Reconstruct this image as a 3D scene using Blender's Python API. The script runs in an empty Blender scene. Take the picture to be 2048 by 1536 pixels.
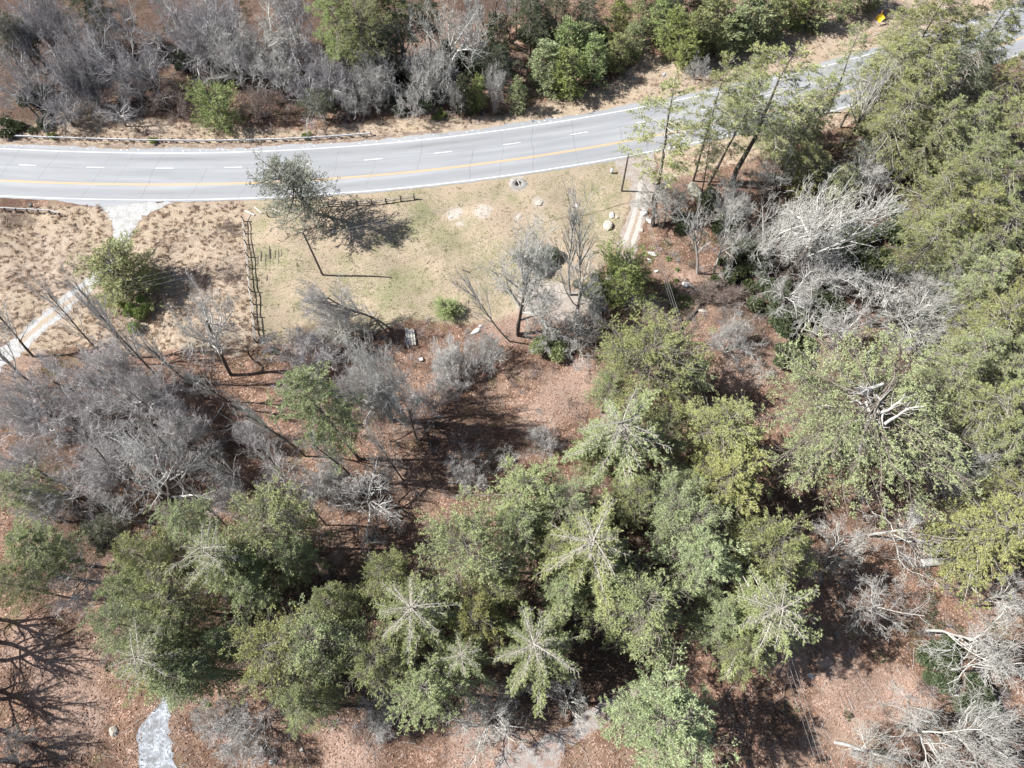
import bpy, math, random
import numpy as np
from mathutils import Matrix, Vector
from mathutils.geometry import delaunay_2d_cdt

# ------------------------------------------------------------------ camera, sky, sun, exposure
SC = bpy.context.scene
COL = SC.collection
CAM_H = 88.0
FPX = 1365.0                       # focal length in pixels of the 2048 px wide photograph
PITCH = math.atan(646.0 / FPX)     # tilt away from straight down
ROLL = -math.atan2(22.0, 1365.0 * math.tan(PITCH))
RCAM = np.array(Matrix.Rotation(PITCH, 3, 'X') @ Matrix.Rotation(ROLL, 3, 'Z'))
cd = bpy.data.cameras.new('camera')
cam = bpy.data.objects.new('camera', cd)
COL.objects.link(cam)
cam.matrix_world = Matrix.Translation((0, 0, CAM_H)) @ Matrix([list(r) for r in RCAM]).to_4x4()
cd.sensor_fit = 'HORIZONTAL'
cd.sensor_width = 36.0
cd.lens = 36.0 * FPX / 2048.0
cd.clip_start = 0.5
cd.clip_end = 9000.0
SC.camera = cam

SUN_EL = 44.5
SUN_AZ = -5.5                      # direction the shadows run, degrees from +x
W = bpy.data.worlds.new('World')
SC.world = W
W.use_nodes = True
nt = W.node_tree
bg = nt.nodes['Background']
sky = nt.nodes.new('ShaderNodeTexSky')
sky.sky_type = 'NISHITA'
sky.sun_disc = False
sky.sun_elevation = math.radians(SUN_EL)
sky.sun_rotation = math.radians(275.5)
nt.links.new(sky.outputs[0], bg.inputs[0])
bg.inputs[1].default_value = 0.05
sl = bpy.data.lights.new('sun', 'SUN')
sl.energy = 5.0
sl.angle = math.radians(0.55)
sl.color = (1.0, 0.97, 0.925)
sun = bpy.data.objects.new('sun', sl)
COL.objects.link(sun)
_a, _e = math.radians(SUN_AZ), math.radians(SUN_EL)
SUNDIR = Vector((math.cos(_a) * math.cos(_e), math.sin(_a) * math.cos(_e), -math.sin(_e)))
sun.rotation_euler = SUNDIR.to_track_quat('-Z', 'Y').to_euler()
SC.view_settings.view_transform = 'Standard'
SC.view_settings.look = 'None'
SC.view_settings.exposure = 0.9
SC.view_settings.gamma = 1.0
SC.render.engine = 'CYCLES'
SC.cycles.max_bounces = 5
SC.cycles.diffuse_bounces = 3
SC.cycles.transmission_bounces = 2
SC.cycles.use_denoising = True

# ------------------------------------------------------------------ photo pixel -> world
def ray(px, py):
    return RCAM @ np.array([(px - 1024.0) / FPX, -(py - 768.0) / FPX, -1.0])

def G(px, py, z=0.0):
    d = ray(px, py)
    t = (z - CAM_H) / d[2]
    return np.array([d[0] * t, d[1] * t])

def pxpm(px, py, z=0.0):            # pixels per metre of a thing facing the lens there
    return FPX * (-ray(px, py)[2]) / (CAM_H - z)

def GA(pts):
    return np.array([G(*p) for p in pts])

# ------------------------------------------------------------------ materials
def newmat(name):
    m = bpy.data.materials.new(name)
    m.use_nodes = True
    n = m.node_tree.nodes
    p = n['Principled BSDF']
    return m, m.node_tree, n, p

def nd(t, typ, **kw):
    x = t.nodes.new(typ)
    for k, v in kw.items():
        setattr(x, k, v)
    return x

def mixc(t, fac, a, b, blend='MIX'):
    m = nd(t, 'ShaderNodeMix', data_type='RGBA', blend_type=blend)
    for s, v in ((0, fac), (6, a), (7, b)):
        if isinstance(v, bpy.types.NodeSocket):
            t.links.new(v, m.inputs[s])
        elif isinstance(v, (int, float)):
            m.inputs[s].default_value = v
        else:
            m.inputs[s].default_value = (v[0], v[1], v[2], 1)
    return m.outputs[2]

def mth(t, op, a, b=None, c=None):
    m = nd(t, 'ShaderNodeMath', operation=op)
    for i, v in enumerate((a, b, c)):
        if v is None:
            continue
        if isinstance(v, bpy.types.NodeSocket):
            t.links.new(v, m.inputs[i])
        else:
            m.inputs[i].default_value = v
    return m.outputs[0]

def ramp(t, fac, stops):
    r = nd(t, 'ShaderNodeValToRGB')
    t.links.new(fac, r.inputs[0])
    e = r.color_ramp.elements
    while len(e) < len(stops):
        e.new(0.5)
    for k, (p, c) in enumerate(stops):
        e[k].position = p
        e[k].color = (c, c, c, 1) if isinstance(c, (int, float)) else (c[0], c[1], c[2], 1)
    return r.outputs[0]

def noise(t, vec, scale, detail=3.0, rough=0.6, dim='3D'):
    n = nd(t, 'ShaderNodeTexNoise', noise_dimensions=dim)
    n.inputs['Scale'].default_value = scale
    n.inputs['Detail'].default_value = detail
    n.inputs['Roughness'].default_value = rough
    if vec is not None:
        t.links.new(vec, n.inputs['Vector'])
    return n.outputs[0]

def foliage(name, c1, c2, c3, dead=(0.16, 0.13, 0.10), trans=0.16, rough=0.55):
    m, t, n, p = newmat(name)
    geo = nd(t, 'ShaderNodeNewGeometry')
    tc = nd(t, 'ShaderNodeTexCoord')
    oi = nd(t, 'ShaderNodeObjectInfo')
    nz = noise(t, tc.outputs['Object'], 0.55, 2)
    nz2 = ramp(t, nz, [(0.35, 0.0), (0.65, 1.0)])
    c = mixc(t, nz2, c1, c2)
    c = mixc(t, mth(t, 'POWER', geo.outputs['Random Per Island'], 1.6), c, c3)
    c = mixc(t, mth(t, 'GREATER_THAN', geo.outputs['Random Per Island'], 0.93), c, dead)
    hs = nd(t, 'ShaderNodeHueSaturation')
    t.links.new(mth(t, 'MULTIPLY_ADD', oi.outputs['Random'], 0.035, 0.483), hs.inputs['Hue'])
    t.links.new(mth(t, 'MULTIPLY_ADD', oi.outputs['Random'], 0.3, 0.85), hs.inputs['Value'])
    t.links.new(mth(t, 'MULTIPLY_ADD', oi.outputs['Random'], -0.22, 1.06), hs.inputs['Saturation'])
    t.links.new(c, hs.inputs['Color'])
    t.links.new(hs.outputs[0], p.inputs['Base Color'])
    p.inputs['Roughness'].default_value = rough
    p.inputs['Specular IOR Level'].default_value = 0.5
    tr = nd(t, 'ShaderNodeBsdfTranslucent')
    t.links.new(hs.outputs[0], tr.inputs[0])
    mx = nd(t, 'ShaderNodeMixShader')
    mx.inputs[0].default_value = trans
    t.links.new(p.outputs[0], mx.inputs[1])
    t.links.new(tr.outputs[0], mx.inputs[2])
    t.links.new(mx.outputs[0], t.nodes['Material Output'].inputs[0])
    return m

def bark(name, c1, c2, scale=3.0, isl=0.0, rough=0.85):
    m, t, n, p = newmat(name)
    tc = nd(t, 'ShaderNodeTexCoord')
    oi = nd(t, 'ShaderNodeObjectInfo')
    geo = nd(t, 'ShaderNodeNewGeometry')
    nz = ramp(t, noise(t, tc.outputs['Object'], scale, 4), [(0.36, 0.0), (0.64, 1.0)])
    c = mixc(t, nz, c1, c2)
    c = mixc(t, mth(t, 'MULTIPLY', geo.outputs['Random Per Island'], isl), c, tuple(v * 0.45 for v in c1))
    hs = nd(t, 'ShaderNodeHueSaturation')
    t.links.new(mth(t, 'MULTIPLY_ADD', oi.outputs['Random'], 0.3, 0.85), hs.inputs['Value'])
    t.links.new(c, hs.inputs['Color'])
    t.links.new(hs.outputs[0], p.inputs['Base Color'])
    p.inputs['Roughness'].default_value = rough
    return m

def plain(name, col, rough=0.7, var=0.25, scale=4.0, metal=0.0, bump=0.0):
    m, t, n, p = newmat(name)
    tc = nd(t, 'ShaderNodeTexCoord')
    nz = noise(t, tc.outputs['Object'], scale, 5)
    c = mixc(t, nz, tuple(v * (1 - var) for v in col), tuple(min(1, v * (1 + var)) for v in col))
    t.links.new(c, p.inputs['Base Color'])
    p.inputs['Roughness'].default_value = rough
    p.inputs['Metallic'].default_value = metal
    if bump:
        b = nd(t, 'ShaderNodeBump')
        b.inputs['Strength'].default_value = bump
        t.links.new(nz, b.inputs['Height'])
        t.links.new(b.outputs[0], p.inputs['Normal'])
    return m

MAT = {}
MAT['f_grey'] = foliage('pine_needles', (0.265, 0.325, 0.130), (0.350, 0.405, 0.155), (0.47, 0.51, 0.25))
MAT['f_yellow'] = foliage('yellow_green_needles', (0.290, 0.330, 0.105), (0.375, 0.400, 0.135), (0.48, 0.49, 0.21))
MAT['f_green'] = foliage('young_pine_needles', (0.250, 0.340, 0.085), (0.340, 0.420, 0.115), (0.44, 0.50, 0.18))
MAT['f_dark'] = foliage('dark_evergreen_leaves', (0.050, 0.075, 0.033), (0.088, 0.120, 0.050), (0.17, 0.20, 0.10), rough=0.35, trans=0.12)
MAT['f_cedar'] = foliage('cedar_foliage', (0.19, 0.22, 0.155), (0.26, 0.29, 0.205), (0.38, 0.40, 0.31))
MAT['f_olive'] = foliage('hemlock_foliage', (0.255, 0.300, 0.115), (0.345, 0.375, 0.140), (0.46, 0.48, 0.22))
MAT['b_pine'] = bark('pine_bark', (0.13, 0.105, 0.085), (0.26, 0.23, 0.20), 2.0)
MAT['b_limb'] = bark('pale_dead_limbs', (0.36, 0.33, 0.28), (0.52, 0.49, 0.43), 3.0, 0.5)
MAT['b_dark'] = bark('dark_bark', (0.055, 0.045, 0.038), (0.15, 0.13, 0.11), 2.5)
MAT['b_pale'] = bark('lichen_bark', (0.44, 0.43, 0.40), (0.64, 0.63, 0.59), 1.5, 0.35)
MAT['b_grey'] = bark('grey_twigs', (0.46, 0.445, 0.43), (0.66, 0.645, 0.62), 0.8, 0.5)
MAT['b_lilac'] = bark('lilac_grey_twigs', (0.42, 0.395, 0.40), (0.62, 0.59, 0.595), 0.8, 0.5)
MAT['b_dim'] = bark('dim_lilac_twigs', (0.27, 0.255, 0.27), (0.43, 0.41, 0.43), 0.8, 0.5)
MAT['b_twig'] = bark('conifer_twigs', (0.17, 0.15, 0.12), (0.30, 0.275, 0.23), 2.0, 0.4)
MAT['b_bough'] = bark('grey_boughs', (0.52, 0.51, 0.49), (0.70, 0.69, 0.66), 1.2, 0.3)
MAT['b_brush'] = bark('brush_twigs', (0.20, 0.15, 0.13), (0.37, 0.31, 0.28), 0.3, 0.6)
MAT['b_white'] = bark('bleached_wood', (0.38, 0.365, 0.34), (0.58, 0.565, 0.53), 2.0, 0.2)

# ------------------------------------------------------------------ mesh helpers
class MB:
    def __init__(self):
        self.v = []; self.q = []; self.t = []; self.qm = []; self.tm = []; self.n = 0
    def add(self, v, q=None, t=None, mat=0):
        v = np.asarray(v, np.float32).reshape(-1, 3)
        if q is not None and len(q):
            q = np.asarray(q, np.int64).reshape(-1, 4) + self.n
            self.q.append(q); self.qm.append(np.full(len(q), mat, np.int32))
        if t is not None and len(t):
            t = np.asarray(t, np.int64).reshape(-1, 3) + self.n
            self.t.append(t); self.tm.append(np.full(len(t), mat, np.int32))
        self.v.append(v); self.n += len(v)
    def mesh(self, name, mats, smooth=False):
        me = bpy.data.meshes.new(name)
        v = np.concatenate(self.v) if self.v else np.zeros((0, 3), np.float32)
        nq = sum(len(a) for a in self.q); ntr = sum(len(a) for a in self.t)
        me.vertices.add(len(v)); me.vertices.foreach_set('co', v.ravel())
        parts = [a.ravel() for a in self.q] + [a.ravel() for a in self.t]
        idx = np.concatenate(parts).astype(np.int32)
        me.loops.add(len(idx)); me.loops.foreach_set('vertex_index', idx)
        me.polygons.add(nq + ntr)
        st = np.concatenate([np.arange(nq) * 4, nq * 4 + np.arange(ntr) * 3]).astype(np.int32)
        me.polygons.foreach_set('loop_start', st)
        me.polygons.foreach_set('loop_total', np.concatenate([np.full(nq, 4), np.full(ntr, 3)]).astype(np.int32))
        me.polygons.foreach_set('material_index', np.concatenate(self.qm + self.tm).astype(np.int32))
        if smooth:
            me.polygons.foreach_set('use_smooth', np.ones(nq + ntr, bool))
        for m in (mats if isinstance(mats, (list, tuple)) else [mats]):
            me.materials.append(m)
        me.update(calc_edges=True)
        return me
    def box(self, c, s, rot=0.0, mat=0, tilt=None):
        x, y, z = [k / 2.0 for k in s]
        v = np.array([[a * x, b * y, d * z] for a in (-1, 1) for b in (-1, 1) for d in (-1, 1)])
        M = Matrix.Rotation(rot, 3, 'Z')
        if tilt is not None:
            M = M @ tilt
        v = v @ np.array(M).T + np.array(c)
        self.add(v, q=[(0, 1, 3, 2), (4, 6, 7, 5), (0, 4, 5, 1), (2, 3, 7, 6), (0, 2, 6, 4), (1, 5, 7, 3)], mat=mat)

def tubes(mb, P, Rr, n=3, mat=0):
    """P (m,k,3) polylines, Rr (m,k) radii"""
    P = np.asarray(P, float); Rr = np.asarray(Rr, float)
    m, k, _ = P.shape
    T = np.gradient(P, axis=1)
    T /= np.linalg.norm(T, axis=2, keepdims=True) + 1e-9
    ref = np.zeros_like(T)
    mean = np.abs(T.mean(axis=1))
    ax = mean.argmin(axis=1)
    ref[np.arange(m)[:, None], np.arange(k)[None, :], ax[:, None]] = 1.0
    U = np.cross(T, ref); U /= np.linalg.norm(U, axis=2, keepdims=True) + 1e-9
    V = np.cross(T, U)
    a = np.arange(n) * 2 * np.pi / n
    ring = (U[:, :, None, :] * np.cos(a)[None, None, :, None] + V[:, :, None, :] * np.sin(a)[None, None, :, None])
    v = P[:, :, None, :] + ring * Rr[:, :, None, None]
    base = (np.arange(m) * k * n)[:, None, None] + (np.arange(k - 1) * n)[None, :, None]
    j = np.arange(n); j2 = (j + 1) % n
    a0 = base + j; a1 = base + j2
    q = np.stack([a0, a1, a1 + n, a0 + n], axis=-1).reshape(-1, 4)
    mb.add(v.reshape(-1, 3), q=q, mat=mat)

def unit(v):
    return v / (np.linalg.norm(v, axis=-1, keepdims=True) + 1e-9)

def blades(mb, rng, C, D, n, L, Wd, spread=0.7, mat=0, flat=0.0):
    """n pointed blades at every centre C heading roughly D"""
    m = len(C)
    C = np.repeat(C, n, 0); D = np.repeat(D, n, 0)
    D = unit(D + rng.normal(0, spread, D.shape))
    S = unit(np.cross(D, rng.normal(0, 1, D.shape) + np.array([-0.35, 0.1, 1.0]) * flat))
    l = L * rng.uniform(0.6, 1.25, (m * n, 1)); w = Wd * rng.uniform(0.7, 1.3, (m * n, 1))
    v = np.stack([C - S * w / 2, C + S * w / 2, C + D * l], axis=1)
    mb.add(v.reshape(-1, 3), t=np.arange(m * n * 3).reshape(-1, 3), mat=mat)

def grow(rng, P, L, rad, nch, tmin, ratio, ang, up=0.1, wob=0.15, k=5, rr=0.6, tmax=1.0, taper=0.55, fall=0.5):
    """children polylines of polylines P"""
    m, kp, _ = P.shape
    t = (np.tile(np.arange(nch), (m, 1)) + rng.uniform(0, 1, (m, nch))) / nch
    t = tmin + (tmax - tmin) * t
    f = t * (kp - 1); i0 = np.clip(f.astype(int), 0, kp - 2); fr = (f - i0)[..., None]
    mi = np.arange(m)[:, None]
    p0 = P[mi, i0] * (1 - fr) + P[mi, i0 + 1] * fr
    tg = unit(P[mi, i0 + 1] - P[mi, i0])
    a = np.radians(ang) * rng.uniform(0.6, 1.35, (m, nch, 1))
    pr = unit(np.cross(tg, rng.normal(0, 1, tg.shape)))
    d = unit(tg * np.cos(a) + pr * np.sin(a) + np.array([0, 0, up]))
    ln = (L[:, None] * ratio * (1.15 - fall * t) * rng.uniform(0.7, 1.3, t.shape))
    M = m * nch
    d = d.reshape(M, 3); p = p0.reshape(M, 3); ln = ln.reshape(M)
    pts = [p]
    for s in range(k - 1):
        p = p + d * (ln / (k - 1))[:, None]
        pts.append(p)
        d = unit(d + rng.normal(0, wob, d.shape) + np.array([0, 0, up * 0.5]))
    r0 = (rad[:, None] * rr * (1.1 - 0.5 * t)).reshape(M)
    return np.stack(pts, 1), ln, r0

def rtaper(r0, k, end=0.45):
    return r0[:, None] * np.linspace(1, end, k)[None, :]

# ------------------------------------------------------------------ object helpers
def tag(o, label=None, cat=None, group=None, kind=None):
    if label: o['label'] = label
    if cat: o['category'] = cat
    if group: o['group'] = group
    if kind: o['kind'] = kind
    return o

def link(name, me, parent=None):
    o = bpy.data.objects.new(name, me)
    COL.objects.link(o)
    if parent is not None:
        o.parent = parent
    return o

def empty(name, loc, rz=0.0):
    o = bpy.data.objects.new(name, None)
    COL.objects.link(o)
    o.location = loc; o.rotation_euler = (0, 0, rz)
    o.empty_display_size = 0.3
    return o

# ------------------------------------------------------------------ tree prototypes
def conifer(seed, H, R, zlo=0.3, zhi=0.97, dz=0.62, per=5, prof=None, el=(-8, 38), droop=0.10, fs=0.25, ntw=16, tw=0.34,
            ntf=7, bl=0.27, bw=0.075, nb=3, limb=0.05, gap=0.0, spread=0.6, wob=0.08, tr=0.24, sprayup=0.35, twist=0.9, baretop=0.0, clump=-0.7):
    rng = np.random.default_rng(seed)
    wood, limbs, crown = MB(), MB(), MB()
    kt = 9
    zt = np.linspace(0, 1, kt)
    bend = np.cumsum(rng.normal(0, 0.035, (kt, 2)), 0) * H * 0.12
    tp = np.concatenate([bend, (zt * H)[:, None]], 1); tp[0, :2] = 0
    tubes(wood, tp[None], (tr * (1 - zt * 0.93))[None], 8)
    z = zlo; zs = []; azs = []
    a0 = rng.uniform(0, 6.28)
    while z < zhi:
        al = twist < 0.1
        nn = per if al else max(3, per + rng.integers(-1, 2))
        for j in range(nn):
            if rng.random() < gap:
                continue
            zs.append(z + rng.normal(0, 0.006)); azs.append(a0 + j * 6.283 / nn + rng.normal(0, 0.07 if al else 0.18))
        a0 += twist
        z += dz / H * rng.uniform(0.75, 1.25)
    zs = np.array(zs); azs = np.array(azs); N = len(zs)
    u = np.clip((zs - zlo) / (1 - zlo), 0.0, 0.99)
    lob = 1 + 0.32 * np.sin(azs * 3 + seed) * np.cos(u * 5 + seed) + 0.12 * np.sin(azs * 5 + 2 * seed)
    Ls = R * prof(u) * rng.uniform(0.62, 1.2, N) * lob
    e = np.radians(el[0] + (el[1] - el[0]) * u ** 1.5 + rng.normal(0, 6, N))
    k = 6
    s = np.linspace(0, 1, k)
    az = azs[:, None] + np.cumsum(rng.normal(0, wob, (N, k)), 1)
    dr = Ls[:, None] / (k - 1) * np.cos(e)[:, None]
    X = np.cumsum(np.cos(az) * dr, 1) - np.cos(az[:, :1]) * dr[:, :1]
    Y = np.cumsum(np.sin(az) * dr, 1) - np.sin(az[:, :1]) * dr[:, :1]
    Z = (s[None] * (Ls * np.sin(e))[:, None]) - droop * (s[None] ** 2) * Ls[:, None]
    bx = np.interp(zs, zt, tp[:, 0]); by = np.interp(zs, zt, tp[:, 1])
    P = np.stack([X + bx[:, None], Y + by[:, None], Z + (zs * H)[:, None]], -1)
    r0 = limb * (0.35 + 0.65 * Ls / R)
    tubes(limbs, P, rtaper(r0, k, 0.3), 4)
    # twigs on both sides of every limb
    t = fs + (1 - fs) * (np.arange(ntw)[None] + rng.uniform(0, 1, (N, ntw))) / ntw
    keep = rng.random((N, ntw)) < (0.35 + 0.65 * (Ls / Ls.max()))[:, None]
    f = t * (k - 1); i0 = np.clip(f.astype(int), 0, k - 2); fr = (f - i0)[..., None]; mi = np.arange(N)[:, None]
    p0 = P[mi, i0] * (1 - fr) + P[mi, i0 + 1] * fr
    tg = unit(P[mi, i0 + 1] - P[mi, i0])
    side = unit(np.cross(tg, np.array([0, 0, 1.0])))
    sg = np.where(rng.random(t.shape) < 0.5, -1.0, 1.0)[..., None]
    aa = np.radians(rng.uniform(25, 70, t.shape))[..., None]
    d = unit(tg * np.cos(aa) + side * sg * np.sin(aa) + rng.normal(0, 0.16, tg.shape) + np.array([0, 0, 0.10]))
    tl = (tw * Ls[:, None] * (1.12 - 0.75 * t) + 0.25) * rng.uniform(0.6, 1.25, t.shape)
    p0, d, tl = p0[keep], d[keep], tl[keep]
    p1 = p0 + d * tl[:, None] * 0.5; p2 = p0 + d * tl[:, None] + np.array([0, 0, -0.06]) * tl[:, None]
    tubes(crown, np.stack([p0, p1, p2], 1), np.tile([0.020, 0.016, 0.010], (len(p0), 1)), 3, mat=1)
    # tufts
    s2 = 0.2 + 0.8 * (np.arange(ntf)[None] + rng.uniform(0, 1, (len(p0), ntf))) / ntf
    nk = rng.random(s2.shape) < np.clip(tl / (tl.mean() * 1.1), 0.35, 1)[:, None]
    if baretop: nk &= (rng.random(s2.shape) > baretop * (np.repeat(u[:, None], ntw, 1)[keep] > 0.70)[:, None])
    c = p0[:, None] + d[:, None] * (tl[:, None] * s2)[..., None] + rng.normal(0, 0.07, s2.shape + (3,))
    n3 = np.sin(c[..., 0] * 2.1 + seed) * np.sin(c[..., 1] * 2.3 + 1.7 * seed) + np.sin(c[..., 2] * 2.7 + seed) * np.sin((c[..., 0] - c[..., 1]) * 1.5)
    nk &= (n3 + rng.normal(0, 0.25, n3.shape)) > clump
    dd = np.broadcast_to(d[:, None] * 0.8 + np.array([0, 0, sprayup]), c.shape)
    blades(crown, rng, c[nk], dd[nk], nb, bl, bw, spread, 0, 1.6)
    return ([wood], limbs), crown

def finish_bare(levels, H, R, trunk, stretch=True):
    allp = np.concatenate([l[0].reshape(-1, 3) for l in levels[1:]])
    c = np.median(allp[:, :2], axis=0) * 0.0
    rad = np.percentile(np.linalg.norm(allp[:, :2] - c, axis=1), 93)
    zt = np.percentile(allp[:, 2], 99.5)
    sc = np.array([R / rad, R / rad, H / zt])
    return sc

def bare(seed, H, R, ntr=1, fork=0.3, tl=0.5, spec=None, r0=0.22, lean=0.15, wob=0.12, fine=0.014, sides=6):
    """a leafless tree: spec = list of (children, tmin, ratio, angle, up, wobble)"""
    rng = np.random.default_rng(seed)
    k = 7
    P = []
    for i in range(ntr):
        a = i * 6.283 / max(ntr, 1) + rng.uniform(0, 1)
        d = unit(np.array([math.cos(a) * lean * (1.6 if ntr > 1 else 1), math.sin(a) * lean * (1.6 if ntr > 1 else 1), 1.0]))
        p = np.array([math.cos(a) * 0.12, math.sin(a) * 0.12, 0.0]) * (ntr > 1)
        pts = [p]
        for j in range(k - 1):
            p = p + d * (tl * H / (k - 1)) * rng.uniform(0.85, 1.1)
            pts.append(p)
            d = unit(d + rng.normal(0, wob * 0.7, 3) * np.array([1, 1, 0.3]))
        P.append(pts)
    P = np.array(P); L = np.full(ntr, tl * H); rad = np.full(ntr, r0)
    levels = [(P, rtaper(rad, k, 0.55))]
    first = True
    for (nch, tmin, ratio, ang, up, wb) in spec:
        kk = 6 if first else 5
        P2, L2, r2 = grow(rng, P, L, rad * (0.8 if first else 0.7), nch, tmin, ratio, ang, up, wb, kk, rr=0.72 if first else 0.68)
        r2 = np.maximum(r2, fine)
        levels.append((P2, rtaper(r2, kk, 0.45)))
        P, L, rad = P2, L2, r2
        first = False
    sc = finish_bare(levels, H, R, None)
    wood, limbs, tw = [], MB(), MB()
    for i, (p, r) in enumerate(levels):
        p = p * sc
        if i == 0:
            for j_ in range(len(p)):
                w_ = MB(); tubes(w_, p[j_:j_ + 1], r[j_:j_ + 1], 8); wood.append(w_)
        elif i <= 2:
            tubes(limbs, p, r, 5)
        else:
            tubes(tw, p, np.maximum(r, fine * 0.7), 3)
    return (wood, limbs), tw

PROTO = {}
def proto(kind, H, R, wood, crown, wmats, cmats, crown_name='crown'):
    stems, limbs = wood
    a = ([w_.mesh(kind + '_trunk', [MAT[wmats[0]]], smooth=True) for w_ in stems], limbs.mesh(kind + '_limbs', [MAT[wmats[-1]]], smooth=True) if limbs is not None else None)
    b = crown.mesh(kind + '_crown', [MAT[x] for x in cmats]) if crown is not None else None
    PROTO.setdefault(kind, []).append((H, R, a, b, crown_name))

cone = lambda u: np.clip(1.03 * (1 - u) ** 0.45, 0.14, 1) * (0.55 + 0.45 * np.clip(u / 0.22, 0, 1))
starp = lambda u: np.clip(1.0 * (1 - u) ** 0.28, 0.55, 1) * (0.65 + 0.35 * np.clip(u / 0.2, 0, 1))
flatp = lambda u: np.clip((1 - u ** 3.0), 0.15, 1) * (0.6 + 0.4 * np.clip(u / 0.3, 0, 1))
oval = lambda u: np.sqrt(np.clip(1 - (2 * u - 0.75) ** 2 / 1.6, 0.03, 1))

for i in range(4):      # open white pines seen as stars
    w, c = conifer(11 + i, 20, 4.5, 0.36, 0.985, 1.15, 8, starp, (-6, 18), 0.16, 0.10, 38, 0.13, 9, 0.21, 0.058, 4, 0.075, spread=0.45, wob=0.035, twist=0.03, baretop=0.8, clump=-0.9)
    proto('star', 20, 4.5, w, c, ['b_pine', 'b_limb'], ['f_grey', 'b_limb'])
for i in range(7):      # full pines of several habits: pointed, rounded, layered
    pr_ = (cone, flatp, oval)[i % 3]
    w, c = conifer(31 + i, 18, 4.5, 0.38 + 0.04 * (i % 2), 0.97, (0.60, 0.95, 0.7)[i % 3], (5, 6, 5)[i % 3], pr_, ((-10, 34), (-16, 18), (-2, 44))[i % 3], (0.12, 0.16, 0.05)[i % 3], 0.20, (24, 30, 24)[i % 3], (0.36, 0.26, 0.40)[i % 3], 12, 0.21, 0.060, 4, 0.045, gap=0.06 * (i % 2), wob=0.08 + 0.03 * (i % 3), spread=(0.6, 0.5, 0.75)[i % 3], clump=(-0.25, -0.4, -0.2)[i % 3])
    proto('full', 18, 4.5, w, c, ['b_pine', 'b_twig'], ['f_grey', 'b_twig'])
for i in range(4):      # broad hemlocks
    w, c = conifer(51 + i, 22, 5.0, 0.22, 0.97, 0.58, 5, flatp, (-14, 26), 0.16, 0.30, 25, 0.34, 10, 0.22, 0.066, 4, 0.06, wob=0.13, sprayup=0.15, clump=-0.15)
    proto('hem', 22, 5.0, w, c, ['b_pine', 'b_limb'], ['f_olive', 'b_twig'])
for i in range(3):      # thin see-through crowns on tall trunks
    w, c = conifer(71 + i, 20, 4.0, 0.42, 0.97, 0.8, 4, flatp, (-8, 35), 0.10, 0.28, 18, 0.36, 8, 0.25, 0.070, 3, 0.05, gap=0.15, wob=0.16)
    proto('open', 20, 4.0, w, c, ['b_dark', 'b_limb'], ['f_olive', 'b_limb'])
for i in range(3):      # young pines
    w, c = conifer(81 + i, 8, 2.4, 0.05, 0.97, 0.42, 5, cone, (5, 48), 0.04, 0.22, 12, 0.36, 6, 0.22, 0.075, 3, 0.025, tr=0.11)
    proto('young', 8, 2.4, w, c, ['b_dark', 'b_dark'], ['f_green', 'b_dark'])
for i in range(2):      # round bushy pines
    w, c = conifer(91 + i, 9, 4.0, 0.10, 0.92, 0.42, 6, oval, (0, 55), 0.02, 0.25, 20, 0.34, 8, 0.24, 0.075, 3, 0.05, gap=0.05, wob=0.16, tr=0.18)
    proto('round', 9, 4.0, w, c, ['b_dark', 'b_dark'], ['f_green', 'b_dark'])
w, c = conifer(101, 15, 4.2, 0.10, 0.97, 0.5, 5, oval, (10, 45), 0.05, 0.28, 16, 0.34, 7, 0.24, 0.075, 3, 0.07, gap=0.15, wob=0.18, tr=0.26)
proto('cedar', 15, 4.2, w, c, ['b_dark', 'b_dark'], ['f_cedar', 'b_limb'])
# the huge old pine whose dead white limbs show through its middle
w, c = conifer(111, 23, 8.5, 0.36, 0.88, 0.55, 7, lambda u: 0.62 + 0.38 * np.sin(np.clip(u, 0, 1) * 3.0), (-8, 20), 0.08, 0.24, 40, 0.28, 13, 0.21, 0.062, 4, 0.085, gap=0.10, wob=0.16, tr=0.42, clump=-0.2)
proto('hollow', 23, 8.5, w, c, ['b_pale', 'b_pine'], ['f_olive', 'b_pine'])

S_BROAD = [(9, 0.30, 1.0, 62, 0.10, 0.18), (7, 0.20, 0.55, 48, 0.04, 0.22), (6, 0.15, 0.54, 48, 0.03, 0.25), (5, 0.12, 0.58, 44, 0.02, 0.22)]
S_FINE = [(8, 0.20, 0.80, 54, 0.16, 0.16), (6, 0.20, 0.58, 46, 0.08, 0.20), (6, 0.15, 0.52, 44, 0.05, 0.22), (5, 0.1, 0.55, 38, 0.04, 0.18)]
S_GNARL = [(8, 0.35, 1.0, 66, 0.08, 0.26), (6, 0.20, 0.55, 50, 0.04, 0.30), (5, 0.12, 0.55, 46, 0.0, 0.32), (4, 0.2, 0.60, 46, 0.0, 0.30)]
S_THIN = [(12, 0.35, 0.42, 36, 0.25, 0.10), (5, 0.2, 0.5, 36, 0.12, 0.12), (5, 0.15, 0.5, 32, 0.06, 0.12)]
for i in range(5):
    w, c = bare(201 + i, 13, 4.5, 1 + (i % 3 == 1) + 2 * (i == 4), 0.3, 0.50, S_BROAD, 0.21, 0.12, 0.12, 0.0155)
    proto('broad', 13, 4.5, w, c, ['b_dark', 'b_grey'], ['b_grey'], 'twigs')
for i in range(3):
    w, c = bare(221 + i, 8, 4.0, 3 + i, 0.1, 0.45, S_FINE, 0.08, 0.45, 0.10, 0.0135)
    proto('fine', 8, 4.0, w, c, ['b_grey', 'b_grey'], ['b_grey'], 'twigs')
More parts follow.
